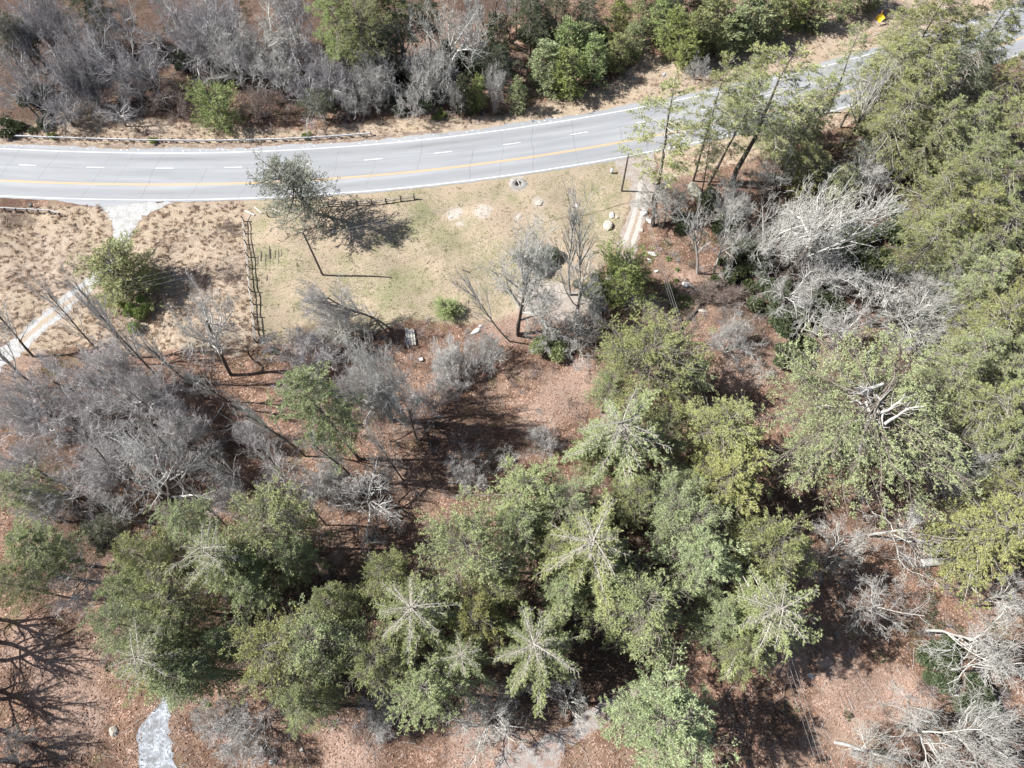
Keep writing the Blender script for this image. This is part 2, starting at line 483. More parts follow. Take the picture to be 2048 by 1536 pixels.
for i in range(4):
    w, c = bare(241 + i, 14, 6.0, 1 + (i == 2), 0.3, 0.50, S_GNARL, 0.17, 0.12, 0.2, 0.019)
    proto('gnarl', 14, 6.0, w, c, ['b_pale', 'b_pale'], ['b_pale'], 'twigs')
for i in range(3):
    w, c = bare(261 + i, 15, 2.6, 1, 0.3, 0.85, S_THIN, 0.155, 0.04, 0.08, 0.018)
    proto('thin', 15, 2.6, w, c, ['b_dark', 'b_grey'], ['b_grey'], 'twigs')
w, c = bare(281, 15, 5.5, 2, 0.1, 0.62, [(11, 0.25, 0.55, 52, 0.12, 0.16), (8, 0.2, 0.52, 46, 0.06, 0.2), (7, 0.15, 0.5, 44, 0.04, 0.2), (5, 0.1, 0.55, 42, 0.02, 0.2)], 0.24, 0.16, 0.14, 0.017)
proto('fork', 15, 5.5, w, c, ['b_dark', 'b_pale'], ['b_pale'], 'twigs')
for i in range(3):
    w, c = bare(291 + i, 2.2, 1.5, 9, 0.1, 0.55, [(5, 0.15, 0.6, 34, 0.15, 0.16), (5, 0.15, 0.55, 34, 0.08, 0.16), (3, 0.2, 0.5, 30, 0.05, 0.1)], 0.022, 0.6, 0.14, 0.009)
    proto('brush', 2.2, 1.5, w, c, ['b_brush', 'b_brush'], ['b_brush'], 'twigs')
for i in range(3):      # rhododendron like bushes
    rng = np.random.default_rng(300 + i)
    w, _t = MB(), MB()
    n = 5200
    d = unit(rng.normal(0, 1, (n, 3))); d[:, 2] = np.abs(d[:, 2])
    nl = 11
    lc = np.c_[rng.normal(0, 0.85, (nl, 2)), rng.uniform(0.2, 1.3, nl)]; lr = rng.uniform(0.45, 0.95, nl)
    li = rng.integers(0, nl, n)
    C = lc[li] + d * (lr[li] * rng.uniform(0.55, 1.05, n))[:, None]
    c = MB(); blades(c, rng, C, d * 0.6 + np.array([0, 0, 0.2]), 3, 0.24, 0.095, 0.8, 0, 0.6)
    st = np.stack([np.zeros((14, 3)), unit(rng.normal(0, 1, (14, 3)) * [1, 1, 0.3] + [0, 0, 0.9]) * 0.9, unit(rng.normal(0, 1, (14, 3)) * [1, 1, 0.3] + [0, 0, 0.8]) * 1.7], 1)
    tubes(w, st, np.tile([0.06, 0.04, 0.02], (14, 1)), 4)
    proto('rhodo', 2.2, 2.0, ([], w), c, ['b_dark'], ['f_dark'])

# ------------------------------------------------------------------ the ground and what divides it
def sd(poly, X):
    """signed distance (inside positive) of points X (n,2) to polygon poly (m,2)"""
    X = np.asarray(X, float); d2 = np.full(len(X), 1e18); ins = np.zeros(len(X), bool)
    m = len(poly)
    for i in range(m):
        a, b = poly[i], poly[(i + 1) % m]
        e = b - a; w = X - a
        t = np.clip((w @ e) / (e @ e + 1e-12), 0, 1)
        q = w - t[:, None] * e
        d2 = np.minimum(d2, (q * q).sum(1))
        c = ((a[1] > X[:, 1]) != (b[1] > X[:, 1]))
        xi = (b[0] - a[0]) * (X[:, 1] - a[1]) / (b[1] - a[1] + 1e-12) + a[0]
        ins ^= c & (X[:, 0] < xi)
    d = np.sqrt(d2)
    return np.where(ins, d, -d)

# road centre line (double yellow), fitted to points read off the photograph
_yel = GA([(0, 361.8), (195, 367), (400, 369), (460, 368), (655, 358), (860, 341), (886, 338.4), (1101, 307.6), (1255, 282), (1661, 192.5), (1740, 168)])
_top = GA([(0, 296.4), (195, 302.3), (312, 305.2), (400, 306.6), (460, 306), (655, 294.6), (860, 280), (886, 276), (1152, 235.8), (1282, 215), (1622, 141), (1744, 107), (1766, 100.6), (2015, 19.7), (2048, 12)])
_bot = GA([(0, 393.7), (195, 399.5), (400, 399.5), (460, 397), (524, 395.6), (674, 386), (860, 370), (886, 367.5), (1152, 324.7), (1297, 305), (1404, 283), (1481, 266.6), (1635, 230), (1754, 198)])
_pts = _yel.copy()
for _ in range(3):
    _c = np.polyfit(_pts[:, 0] / 100, _pts[:, 1], 5)
    _d = np.polyder(_c)
    def _off(P, o):
        s = np.polyval(_d, P[:, 0] / 100) / 100
        nrm = np.stack([-s, np.ones_like(s)], 1); nrm /= np.linalg.norm(nrm, axis=1)[:, None]
        return P - nrm * o
    _pts = np.concatenate([_yel, _off(_top, 6.95), _off(_bot, -3.2)])
_xs = np.arange(-100, 112, 1.0)
_cl = np.stack([_xs, np.polyval(_c, _xs / 100)], 1)
def _ext(a, b, n):
    d = unit(b - a)
    return np.array([b + d * 3.0 * (i + 1) for i in range(n)])
CL = np.concatenate([_ext(_cl[3], _cl[0], 40)[::-1], _cl, _ext(_cl[-4], _cl[-1], 40)])
_tan = unit(np.gradient(CL, axis=0))
CN = np.stack([-_tan[:, 1], _tan[:, 0]], 1)
CS = np.concatenate([[0], np.cumsum(np.linalg.norm(np.diff(CL, axis=0), axis=1))])
CS -= np.interp(G(33, 330.6)[0], CL[:, 0], CS)          # s = 0 at the start of the leftmost lane dash
def rp(s, o):
    s = np.asarray(s, float)
    c = np.stack([np.interp(s, CS, CL[:, 0]), np.interp(s, CS, CL[:, 1])], -1)
    n = np.stack([np.interp(s, CS, CN[:, 0]), np.interp(s, CS, CN[:, 1])], -1)
    return c + n * np.asarray(o)[..., None]
ROADP = np.concatenate([CL + CN * 8.3, (CL - CN * 3.9)[::-1]])

P_TAN1 = GA([(-120, 416), (0, 416), (205, 412), (225, 440), (225, 480), (190, 540), (150, 580), (60, 650), (0, 690), (-120, 740)])
P_TAN2 = GA([(262, 470), (290, 435), (345, 405), (480, 402), (500, 560), (518, 690), (470, 715), (350, 700), (230, 710), (150, 690), (60, 710), (30, 700), (180, 565), (235, 520)])
P_FIELD = GA([(480, 398), (600, 396), (880, 369), (1230, 318), (1275, 316), (1262, 400), (1232, 500), (1180, 560), (1080, 600), (1000, 640), (900, 650), (820, 640), (700, 680), (520, 690)])
P_VN = GA([(-120, 290), (-120, 235), (60, 238), (120, 222), (250, 232), (400, 245), (500, 255), (600, 262), (700, 245), (800, 238), (1000, 232), (1090, 205), (1200, 175), (1270, 130), (1290, 105), (1330, 115), (1400, 125), (1500, 90), (1600, 50), (1700, 5), (1760, -30), (2200, -130), (2200, -30), (2030, 12), (1760, 97), (1500, 168), (1282, 212), (1152, 235), (886, 270), (674, 290), (400, 298), (195, 297)])
P_VS = GA([(1308, 300), (1480, 264), (1640, 226), (1760, 196), (1900, 150), (1920, 170), (1790, 225), (1650, 262), (1560, 290), (1480, 325), (1400, 345), (1330, 360)])
P_DRIVE = GA([(200, 405), (213, 425), (223, 445), (226, 480), (206, 530), (165, 562), (22, 680), (-100, 775), (-100, 830), (60, 690), (150, 610), (190, 573), (236, 530), (258, 490), (264, 462), (286, 434), (345, 404)])
P_PATHB = GA([(332, 1370), (322, 1400), (300, 1430), (279, 1450), (274, 1500), (296, 1575), (362, 1575), (345, 1500), (338, 1450), (347, 1400)])
P_DIRTB = GA([(1225, 318), (1240, 345), (1262, 362), (1264, 400), (1252, 440), (1236, 490), (1222, 545), (1190, 578), (1110, 590), (1062, 588), (1040, 606), (1110, 632), (1190, 622), (1246, 575), (1272, 500), (1290, 440), (1303, 400), (1310, 350), (1309, 300)])
P_PATHC = GA([(960, 1575), (1000, 1505), (1080, 1478), (1150, 1440), (1200, 1402), (1250, 1385), (1290, 1350), (1312, 1370), (1262, 1418), (1200, 1455), (1130, 1500), (1095, 1575)])
FLAT = [ROADP, P_DRIVE, P_DIRTB, P_PATHB, P_PATHC]

def th(X):
    X = np.atleast_2d(np.asarray(X, float)); x, y = X[:, 0], X[:, 1]
    z = 0.30 * np.sin(x * 0.21 + 1.3) * np.cos(y * 0.17 + 0.4) + 0.16 * np.sin(x * 0.55 + y * 0.31) + 0.10 * np.cos(y * 0.83 - x * 0.42 + 2)
    d = np.full(len(X), -1e9)
    for p in FLAT:
        d = np.maximum(d, sd(p, X))
    return z * np.clip((-d - 0.6) / 5.0, 0, 1)
def H0(p):
    return float(th(np.array([p]))[0])

def blob(X, pts):
    v = np.full(len(X), -1e9)
    for (px, py, rp_) in pts:
        c = G(px, py); r = rp_ / pxpm(px, py)
        v = np.maximum(v, r - np.linalg.norm(X - c, axis=1))
    return v
B_GREEN = [(985, 387, 12), (960, 392, 14), (930, 400, 14), (900, 408, 12), (850, 432, 26), (830, 455, 22), (880, 470, 30), (835, 415, 14), (1180, 372, 16), (1172, 388, 10), (540, 512, 26), (515, 452, 16),
           (560, 560, 14), (690, 520, 20), (820, 560, 45), (780, 590, 30), (530, 600, 16), (905, 480, 26), (1030, 400, 10), (1390, 590, 12), (1370, 610, 14), (1350, 600, 10), (895, 615, 24), (1190, 300, 4)]
B_SOIL = [(908, 424, 15), (920, 445, 8), (964, 424, 18), (1037, 436, 8), (1079, 407, 11), (1065, 600, 34), (1100, 596, 40), (1035, 366, 17), (1130, 610, 40), (1255, 600, 25), (1300, 610, 22), (1650, 1330, 12)]
B_HUM_SHADE = [(120, -20, 160), (400, -30, 160), (700, -20, 160), (1000, -30, 120), (300, 190, 60), (600, 210, 40), (120, 110, 140), (330, 60, 110), (520, 110, 110), (700, 140, 110), (830, 150, 80), (40, 230, 50), (160, 800, 60), (80, 900, 70), (250, 880, 60), (150, 1080, 90), (560, 1180, 120), (420, 1240, 120), (800, 1330, 150), (1150, 1280, 150), (1250, 1050, 120), (1550, 560, 120), (1700, 480, 120), (1900, 500, 200), (1950, 800, 220), (1600, 1000, 60), (30, 435, 30), (60, 440, 16), (380, 150, 40), (870, 860, 30), (700, 700, 60), (640, 690, 60)]  # dark humus, with the shade of the woods painted into it

B_PALE = [(1130, 790, 55), (1080, 830, 45), (1160, 750, 35), (1480, 745, 45), (1700, 1390, 70), (1800, 1400, 60), (1350, 640, 40), (1390, 560, 35), (120, 1350, 60), (60, 1290, 50), (150, 1440, 60), (960, 1490, 60), (1010, 640, 50), (700, 1500, 60), (1580, 1320, 40)]
def zones(X):
    tan = np.maximum.reduce([sd(P_TAN1, X), sd(P_TAN2, X)])
    fld = sd(P_FIELD, X)
    ver = np.maximum(sd(P_VN, X), sd(P_VS, X))
    return dict(tan=tan, field=fld, verge=ver, green=blob(X, B_GREEN), soil=blob(X, B_SOIL), humus_shade=blob(X, B_HUM_SHADE))

def enc(d):
    return np.clip(d / 6.0 + 0.5, 0, 1)

gx = np.concatenate([[-4200, -1500, -600, -320, -220, -170, -140], np.arange(-122, 122.1, 0.45), [140, 170, 220, 320, 600, 1500, 4200]])
gy = np.concatenate([[-4200, -1500, -600, -250, -130, -70, -40], np.arange(-24, 142.1, 0.45), [160, 190, 240, 320, 600, 1500, 4200]])
GX, GY = np.meshgrid(gx, gy)
XY = np.stack([GX.ravel(), GY.ravel()], 1)
gz = th(XY)
mb = MB()
nx, ny = len(gx), len(gy)
ii = (np.arange(ny - 1)[:, None] * nx + np.arange(nx - 1)[None]).ravel()

# ground shader: four kinds of cover, ragged where they meet
m, t, n, p = newmat('ground_cover')
tc = nd(t, 'ShaderNodeTexCoord'); V = tc.outputs['Object']
a1 = nd(t, 'ShaderNodeAttribute', attribute_name='cover_a'); a2 = nd(t, 'ShaderNodeAttribute', attribute_name='cover_b')
s1 = nd(t, 'ShaderNodeSeparateColor'); s2 = nd(t, 'ShaderNodeSeparateColor')
t.links.new(a1.outputs['Color'], s1.inputs[0]); t.links.new(a2.outputs['Color'], s2.inputs[0])
rag = noise(t, V, 0.45, 6, 0.7)
def edge(sock, amp, soft):
    v = mth(t, 'MULTIPLY_ADD', mth(t, 'SUBTRACT', rag, 0.5), amp, sock)
    return ramp(t, v, [(0.5 - soft, 0.0), (0.5 + soft, 1.0)])
big = noise(t, V, 0.09, 3); mid = noise(t, V, 0.7, 4); fine_ = noise(t, V, 5.0, 4, 0.75); fine2 = noise(t, V, 14.0, 3, 0.7)
vor = nd(t, 'ShaderNodeTexVoronoi'); vor.inputs['Scale'].default_value = 7.0; t.links.new(V, vor.inputs['Vector'])
vs = nd(t, 'ShaderNodeSeparateColor'); t.links.new(vor.outputs['Color'], vs.inputs[0])
# leaf litter
lit = mixc(t, ramp(t, vs.outputs[0], [(0.1, 0.0), (0.9, 1.0)]), (0.145, 0.080, 0.056), (0.37, 0.235, 0.172))
lit = mixc(t, ramp(t, vs.outputs[1], [(0.86, 0.0), (0.92, 1.0)]), lit, (0.62, 0.47, 0.38))
lit = mixc(t, ramp(t, mid, [(0.40, 0.6), (0.62, 0.0)]), lit, (0.12, 0.075, 0.05))
lit = mixc(t, ramp(t, big, [(0.50, 0.0), (0.66, 0.6)]), lit, (0.38, 0.285, 0.225))
lit = mixc(t, ramp(t, noise(t, V, 0.16, 4, 0.65), [(0.38, 0.8), (0.54, 0.0)]), lit, (0.10, 0.062, 0.045))
lit = mixc(t, ramp(t, noise(t, V, 0.22, 3), [(0.58, 0.0), (0.68, 0.35)]), lit, (0.17, 0.17, 0.07))
# tall tan grass
tn = mixc(t, ramp(t, fine_, [(0.35, 0.0), (0.65, 1.0)]), (0.31, 0.245, 0.185), (0.60, 0.505, 0.415))
tn = mixc(t, ramp(t, noise(t, V, 2.4, 5, 0.7), [(0.38, 0.5), (0.50, 0.0)]), tn, (0.25, 0.185, 0.14))
tn = mixc(t, ramp(t, mid, [(0.38, 0.6), (0.55, 0.0)]), tn, (0.25, 0.18, 0.135))
tn = mixc(t, ramp(t, big, [(0.40, 0.0), (0.60, 0.6)]), tn, (0.47, 0.38, 0.27))
# mown field
fl = mixc(t, ramp(t, fine_, [(0.36, 0.0), (0.62, 1.0)]), (0.21, 0.175, 0.115), (0.50, 0.43, 0.32))
fl = mixc(t, ramp(t, noise(t, V, 1.6, 5, 0.7), [(0.36, 0.5), (0.5, 0.0)]), fl, (0.21, 0.20, 0.11))
fl = mixc(t, ramp(t, mid, [(0.48, 0.0), (0.62, 0.6)]), fl, (0.22, 0.225, 0.115))
fl = mixc(t, ramp(t, big, [(0.42, 0.0), (0.58, 0.75)]), fl, (0.45, 0.355, 0.27))
gr = mixc(t, fine2, (0.11, 0.14, 0.055), (0.25, 0.275, 0.13))
so = mixc(t, fine2, (0.36, 0.31, 0.27), (0.60, 0.56, 0.52))
lit = mixc(t, mth(t, 'MULTIPLY', edge(a1.outputs['Alpha'], 1.2, 0.16), 0.7), lit, mixc(t, vs.outputs[0], (0.30, 0.20, 0.155), (0.52, 0.385, 0.32)))
c = mixc(t, edge(s1.outputs[0], 0.22, 0.05), lit, tn)
c = mixc(t, edge(s1.outputs[2], 0.18, 0.04), c, tn)
c = mixc(t, edge(s1.outputs[1], 0.22, 0.06), c, fl)
c = mixc(t, mth(t, 'MULTIPLY', edge(s2.outputs[0], 1.1, 0.16), 0.42), c, gr)
c = mixc(t, mth(t, 'MULTIPLY', edge(s2.outputs[1], 0.5, 0.07), 0.85), c, so)
c = mixc(t, mth(t, 'MULTIPLY', edge(s2.outputs[2], 1.2, 0.15), 0.80), c, (0.085, 0.058, 0.045))  # one dark colour for humus and painted woodland shade
c = mixc(t, ramp(t, fine2, [(0.30, 0.45), (0.5, 0.0)]), c, (0.10, 0.075, 0.055))
t.links.new(c, p.inputs['Base Color'])
p.inputs['Roughness'].default_value = 0.95
p.inputs['Specular IOR Level'].default_value = 0.15
bm_ = nd(t, 'ShaderNodeBump'); bm_.inputs['Strength'].default_value = 0.8; bm_.inputs['Distance'].default_value = 0.12
t.links.new(mth(t, 'ADD', fine_, mth(t, 'MULTIPLY', fine2, 0.5)), bm_.inputs['Height'])
t.links.new(bm_.outputs[0], p.inputs['Normal'])
MAT['ground'] = m
mb.add(np.concatenate([XY, gz[:, None]], 1), q=np.stack([ii, ii + 1, ii + 1 + nx, ii + nx], 1))
me = mb.mesh('ground', MAT['ground'], smooth=True)
Z = zones(XY)
for nm, ks in (('cover_a', ('tan', 'field', 'verge')), ('cover_b', ('green', 'soil', 'humus_shade'))):
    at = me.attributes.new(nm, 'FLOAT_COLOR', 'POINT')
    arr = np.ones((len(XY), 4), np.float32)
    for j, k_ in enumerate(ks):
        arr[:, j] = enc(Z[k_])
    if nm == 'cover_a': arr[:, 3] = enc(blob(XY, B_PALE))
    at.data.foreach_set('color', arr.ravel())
tag(link('ground', me), kind='structure')

# ------------------------------------------------------------------ road
def ribbon(mbx, s, o0, o1, z, mat=0, uv=None):
    a = rp(s, o0 if np.ndim(o0) else np.full(len(s), o0)); b = rp(s, o1 if np.ndim(o1) else np.full(len(s), o1))
    k = len(s)
    v = np.concatenate([np.c_[a, np.full(k, z)], np.c_[b, np.full(k, z)]])
    i = np.arange(k - 1)
    mbx.add(v, q=np.stack([i, i + 1, i + 1 + k, i + k], 1), mat=mat)

ss = np.arange(CS[0] + 2, CS[-1] - 2, 1.0)
m, t, n, p = newmat('worn_asphalt')
at = nd(t, 'ShaderNodeAttribute', attribute_name='road_st')
sx = nd(t, 'ShaderNodeSeparateXYZ'); t.links.new(at.outputs['Vector'], sx.inputs[0])
mp = nd(t, 'ShaderNodeMapping'); mp.inputs['Scale'].default_value = (0.05, 0.6, 1); t.links.new(at.outputs['Vector'], mp.inputs['Vector'])
tc = nd(t, 'ShaderNodeTexCoord')
streak = noise(t, mp.outputs[0], 1.0, 4)
blot = noise(t, tc.outputs['Object'], 0.15, 4)
grit = noise(t, tc.outputs['Object'], 9.0, 3, 0.8)
c = mixc(t, ramp(t, streak, [(0.35, 0.0), (0.65, 1.0)]), (0.265, 0.277, 0.295), (0.36, 0.372, 0.392))
wheel = mth(t, 'SINE', mth(t, 'MULTIPLY', sx.outputs[1], 2 * math.pi / 1.8))
c = mixc(t, mth(t, 'MULTIPLY_ADD', wheel, 0.06, 0.06), c, (0.22, 0.225, 0.235))
for off, amt in ((5.6, 0.75), (-1.9, 0.55), (1.9, 0.2)):       # oil darkened strips in the outer lanes
    g_ = mth(t, 'SUBTRACT', 1.0, mth(t, 'DIVIDE', mth(t, 'ABSOLUTE', mth(t, 'SUBTRACT', sx.outputs[1], off)), 1.1))
    c = mixc(t, mth(t, 'MULTIPLY', mth(t, 'MAXIMUM', g_, 0.0), mth(t, 'MULTIPLY', ramp(t, streak, [(0.4, 0.0), (0.6, 1.0)]), amt)), c, (0.16, 0.16, 0.165))
c = mixc(t, ramp(t, blot, [(0.45, 0.0), (0.7, 0.35)]), c, (0.30, 0.31, 0.32))
c = mixc(t, ramp(t, grit, [(0.3, 0.22), (0.55, 0.0)]), c, (0.15, 0.15, 0.155))
t.links.new(c, p.inputs['Base Color']); p.inputs['Roughness'].default_value = 0.8
MAT['asphalt'] = m
rng = np.random.default_rng(5)
mb = MB()
tt = np.linspace(0, 1, 9)
e_n = 8.0 + 0.16 * np.sin(ss * 0.3) + 0.07 * np.sin(ss * 1.7) + 0.10 * rng.normal(0, 1, len(ss))
bulge = 1.15 * np.clip(1 - np.abs(ss - 16.5) / 7.0, 0, 1) ** 0.7       # apron where the gravel drive meets the road
e_s = -3.65 - bulge + 0.05 * rng.normal(0, 1, len(ss))
off = e_s[None] + (e_n - e_s)[None] * tt[:, None]
pp = rp(np.tile(ss, (9, 1)), off)
v = np.concatenate([pp.reshape(-1, 2), np.full((9 * len(ss), 1), 0.03)], 1)
i = (np.arange(8)[:, None] * len(ss) + np.arange(len(ss) - 1)[None]).ravel()
mb.add(v, q=np.stack([i + len(ss), i + len(ss) + 1, i + 1, i], 1))
me = mb.mesh('road', MAT['asphalt'])
at = me.attributes.new('road_st', 'FLOAT_VECTOR', 'POINT')
at.data.foreach_set('vector', np.c_[np.tile(ss, 9), off.ravel(), np.zeros(off.size)].astype(np.float32).ravel())
road = tag(link('road', me), kind='structure')
def worn(name, col, under):
    m, t, n, p = newmat(name)
    tc = nd(t, 'ShaderNodeTexCoord')
    c = mixc(t, ramp(t, noise(t, tc.outputs['Object'], 2.2, 5, 0.75), [(0.30, 0.75), (0.48, 0.0)]), col, under)
    t.links.new(c, p.inputs['Base Color']); p.inputs['Roughness'].default_value = 0.7
    return m
MAT['white_paint'] = worn('white_road_paint', (0.72, 0.73, 0.74), (0.38, 0.39, 0.41))
MAT['yellow_paint'] = worn('yellow_road_paint', (0.72, 0.44, 0.12), (0.42, 0.38, 0.33))
for o_, w_ in ((6.95, 0.14), (-3.22, 0.15)):
    mb = MB(); ribbon(mb, ss, o_ - w_ / 2, o_ + w_ / 2, 0.036); link('edge_line', mb.mesh('edge_line', MAT['white_paint']), road)
for o_ in (-0.11, 0.13):
    mb = MB(); ribbon(mb, ss, o_ - 0.05, o_ + 0.05, 0.036); link('centre_line', mb.mesh('centre_line', MAT['yellow_paint']), road)
for k_ in range(-3, 17):
    s0 = k_ * 11.95
    if s0 < ss[0] or s0 > 190: continue
    mb = MB(); ribbon(mb, s0 + np.linspace(0, 3.1, 4), 3.50, 3.63, 0.036); link('lane_dash', mb.mesh('lane_dash', MAT['white_paint']), road)
mb = MB()
s0 = -30.0
while s0 < 175:          # transverse cracks wandering across the slab joints
    a0, a1 = (-3.4, 6.8) if rng.random() < 0.45 else ((-3.4, 3.5) if rng.random() < 0.6 else (0.2, 7.6))
    oo = np.linspace(a0, a1, 14); sl_ = s0 + np.cumsum(rng.normal(0.13, 0.11, 14))
    w_ = rng.uniform(0.010, 0.026)
    a = rp(sl_ - w_, oo); b = rp(sl_ + w_, oo)
    i = np.arange(13)
    mb.add(np.concatenate([np.c_[a, np.full(14, 0.034)], np.c_[b, np.full(14, 0.034)]]), q=np.stack([i, i + 14, i + 15, i + 1], 1))
    s0 += rng.uniform(4, 9)
ribbon(mb, ss[(ss > -40) & (ss < 180)], 3.30, 3.325, 0.0345)
link('pavement_cracks', mb.mesh('pavement_cracks', plain('crack_filler', (0.13, 0.13, 0.14), 0.8)), road)
mb = MB()
for s0 in np.arange(-18, 100, 1.0):       # faint reflections along the north shoulder, painted as pale ticks
    if rng.random() < 0.5: continue
    q0 = rp(s0, 7.5 + rng.uniform(-0.2, 0.3)); a_ = rng.uniform(-0.8, -0.2)
    mb.box((q0[0], q0[1], 0.0335), (rng.uniform(0.25, 0.8), rng.uniform(0.05, 0.12), 0.003), a_)
link('shoulder_glints', mb.mesh('shoulder_glints', MAT['white_paint']), road)

# ------------------------------------------------------------------ drives and paths
def sheet(name, poly, mat, z, jit=0.22, step=0.6, seed=1):
    rg = random.Random(seed)
    pts = []
    for a, b in zip(poly, np.roll(poly, -1, 0)):
        k_ = max(1, int(np.linalg.norm(b - a) / step))
        for j in range(k_):
            q = a + (b - a) * j / k_
            pts.append((q[0] + rg.gauss(0, jit), q[1] + rg.gauss(0, jit), z))
    n_ = len(pts)
    vo, _e2, fo, *_r = delaunay_2d_cdt([Vector(q[:2]) for q in pts], [(i, (i + 1) % n_) for i in range(n_)], [], 1, 1e-4)
    m_ = MB(); m_.add([(q[0], q[1], z) for q in vo], t=[f if len(f) == 3 else f[:3] for f in fo])
    me = m_.mesh(name, mat)
    return tag(link(name, me), kind='structure')
def gravel(name, c1, c2, cdark, sc=8.0):
    m, t, n, p = newmat(name)
    tc = nd(t, 'ShaderNodeTexCoord'); V = tc.outputs['Object']
    vor = nd(t, 'ShaderNodeTexVoronoi'); vor.inputs['Scale'].default_value = sc; t.links.new(V, vor.inputs['Vector'])
    vs = nd(t, 'ShaderNodeSeparateColor'); t.links.new(vor.outputs['Color'], vs.inputs[0])
    c = mixc(t, vs.outputs[0], c1, c2)
    c = mixc(t, ramp(t, noise(t, V, 0.8, 5, 0.7), [(0.40, 0.8), (0.58, 0.0)]), c, cdark)
    t.links.new(c, p.inputs['Base Color']); p.inputs['Roughness'].default_value = 0.9
    b = nd(t, 'ShaderNodeBump'); b.inputs['Strength'].default_value = 0.6; b.inputs['Distance'].default_value = 0.05
    t.links.new(vor.outputs['Distance'], b.inputs['Height']); t.links.new(b.outputs[0], p.inputs['Normal'])
    return m
MAT['gravel'] = gravel('white_gravel', (0.34, 0.34, 0.34), (0.56, 0.56, 0.56), (0.33, 0.32, 0.30))
MAT['bluegravel'] = gravel('blue_grey_gravel', (0.21, 0.23, 0.26), (0.48, 0.51, 0.56), (0.16, 0.16, 0.16), 5.0)
MAT['dirt'] = gravel('packed_dirt', (0.29, 0.26, 0.23), (0.41, 0.38, 0.35), (0.28, 0.22, 0.175), 6.0)
MAT['greydirt'] = gravel('grey_dirt', (0.25, 0.235, 0.225), (0.38, 0.36, 0.345), (0.27, 0.18, 0.14), 6.0)
sheet('gravel_driveway', P_DRIVE, MAT['gravel'], 0.012, 0.2, 0.6, 1)
sheet('dirt_driveway', P_DIRTB, MAT['dirt'], 0.012, 0.16, 0.6, 2)
sheet('gravel_path', P_PATHB, MAT['bluegravel'], 0.012, 0.14, 0.35, 3)
sheet('dirt_path', P_PATHC, MAT['greydirt'], 0.012, 0.25, 0.6, 4)
def strip(name, pts, w, mat, z, seed=0, jit=0.06):
    P = GA(pts); P = np.array([P[0] + (P[-1] - P[0]) * 0 if False else q for q in P])
    s = np.concatenate([[0], np.cumsum(np.linalg.norm(np.diff(P, axis=0), axis=1))])
    k_ = max(4, int(s[-1] / 0.5)); u = np.linspace(0, s[-1], k_)
    q = np.stack([np.interp(u, s, P[:, 0]), np.interp(u, s, P[:, 1])], 1)
    tg_ = unit(np.gradient(q, axis=0)); nn = np.stack([-tg_[:, 1], tg_[:, 0]], 1)
    rg = np.random.default_rng(seed); ww = w * (0.5 + rg.normal(0, jit, (2, k_)))
    ww[:, 0] *= 0.2; ww[:, -1] *= 0.2
    a = q + nn * ww[0][:, None]; b = q - nn * ww[1][:, None]
    m_ = MB(); i = np.arange(k_ - 1)
    m_.add(np.concatenate([np.c_[a, np.full(k_, z)], np.c_[b, np.full(k_, z)]]), q=np.stack([i + k_, i + k_ + 1, i + 1, i], 1))
    return tag(link(name, m_.mesh(name, mat)), kind='structure')
strip('road_shoulder', [(0, 281), (97, 287), (195, 290.5), (300, 292.5), (400, 292), (500, 291), (600, 286), (700, 280), (800, 271), (886, 262)], 0.95, gravel('gritty_shoulder', (0.20, 0.15, 0.115), (0.40, 0.33, 0.27), (0.17, 0.12, 0.09), 4.0), 0.024, 9, 0.10)
MAT['rut'] = plain('pale_rut_dirt', (0.44, 0.41, 0.38), 0.9, 0.2, 3.0)
MAT['rut_mid'] = plain('brown_rut_centre', (0.34, 0.275, 0.22), 0.95, 0.35, 3.0)
MAT['straw'] = plain('straw_between_ruts', (0.38, 0.31, 0.24), 0.95, 0.35, 3.0)
strip('driveway_rut', [(1283, 360), (1273, 410), (1262, 450), (1247, 492)], 0.75, MAT['rut'], 0.018, 1)
strip('driveway_rut', [(1296, 370), (1288, 410), (1277, 450), (1264, 492)], 0.7, MAT['rut'], 0.018, 2)
strip('driveway_centre', [(1287, 395), (1280, 420), (1269, 450), (1255, 492)], 0.45, MAT['rut_mid'], 0.020, 3)
strip('driveway_centre', [(178, 572), (130, 610), (80, 650), (36, 688)], 0.9, MAT['straw'], 0.018, 4, 0.14)
strip('tyre_track', [(1738, 74), (1770, 60), (1800, 45), (1816, 38)], 0.55, MAT['rut_mid'], 0.012, 5)
strip('tyre_track', [(1752, 84), (1790, 66), (1812, 54), (1832, 44)], 0.6, MAT['rut_mid'], 0.012, 6)
strip('tyre_track', [(1150, 352), (1175, 346), (1205, 343), (1228, 341)], 0.3, MAT['rut_mid'], 0.012, 7)

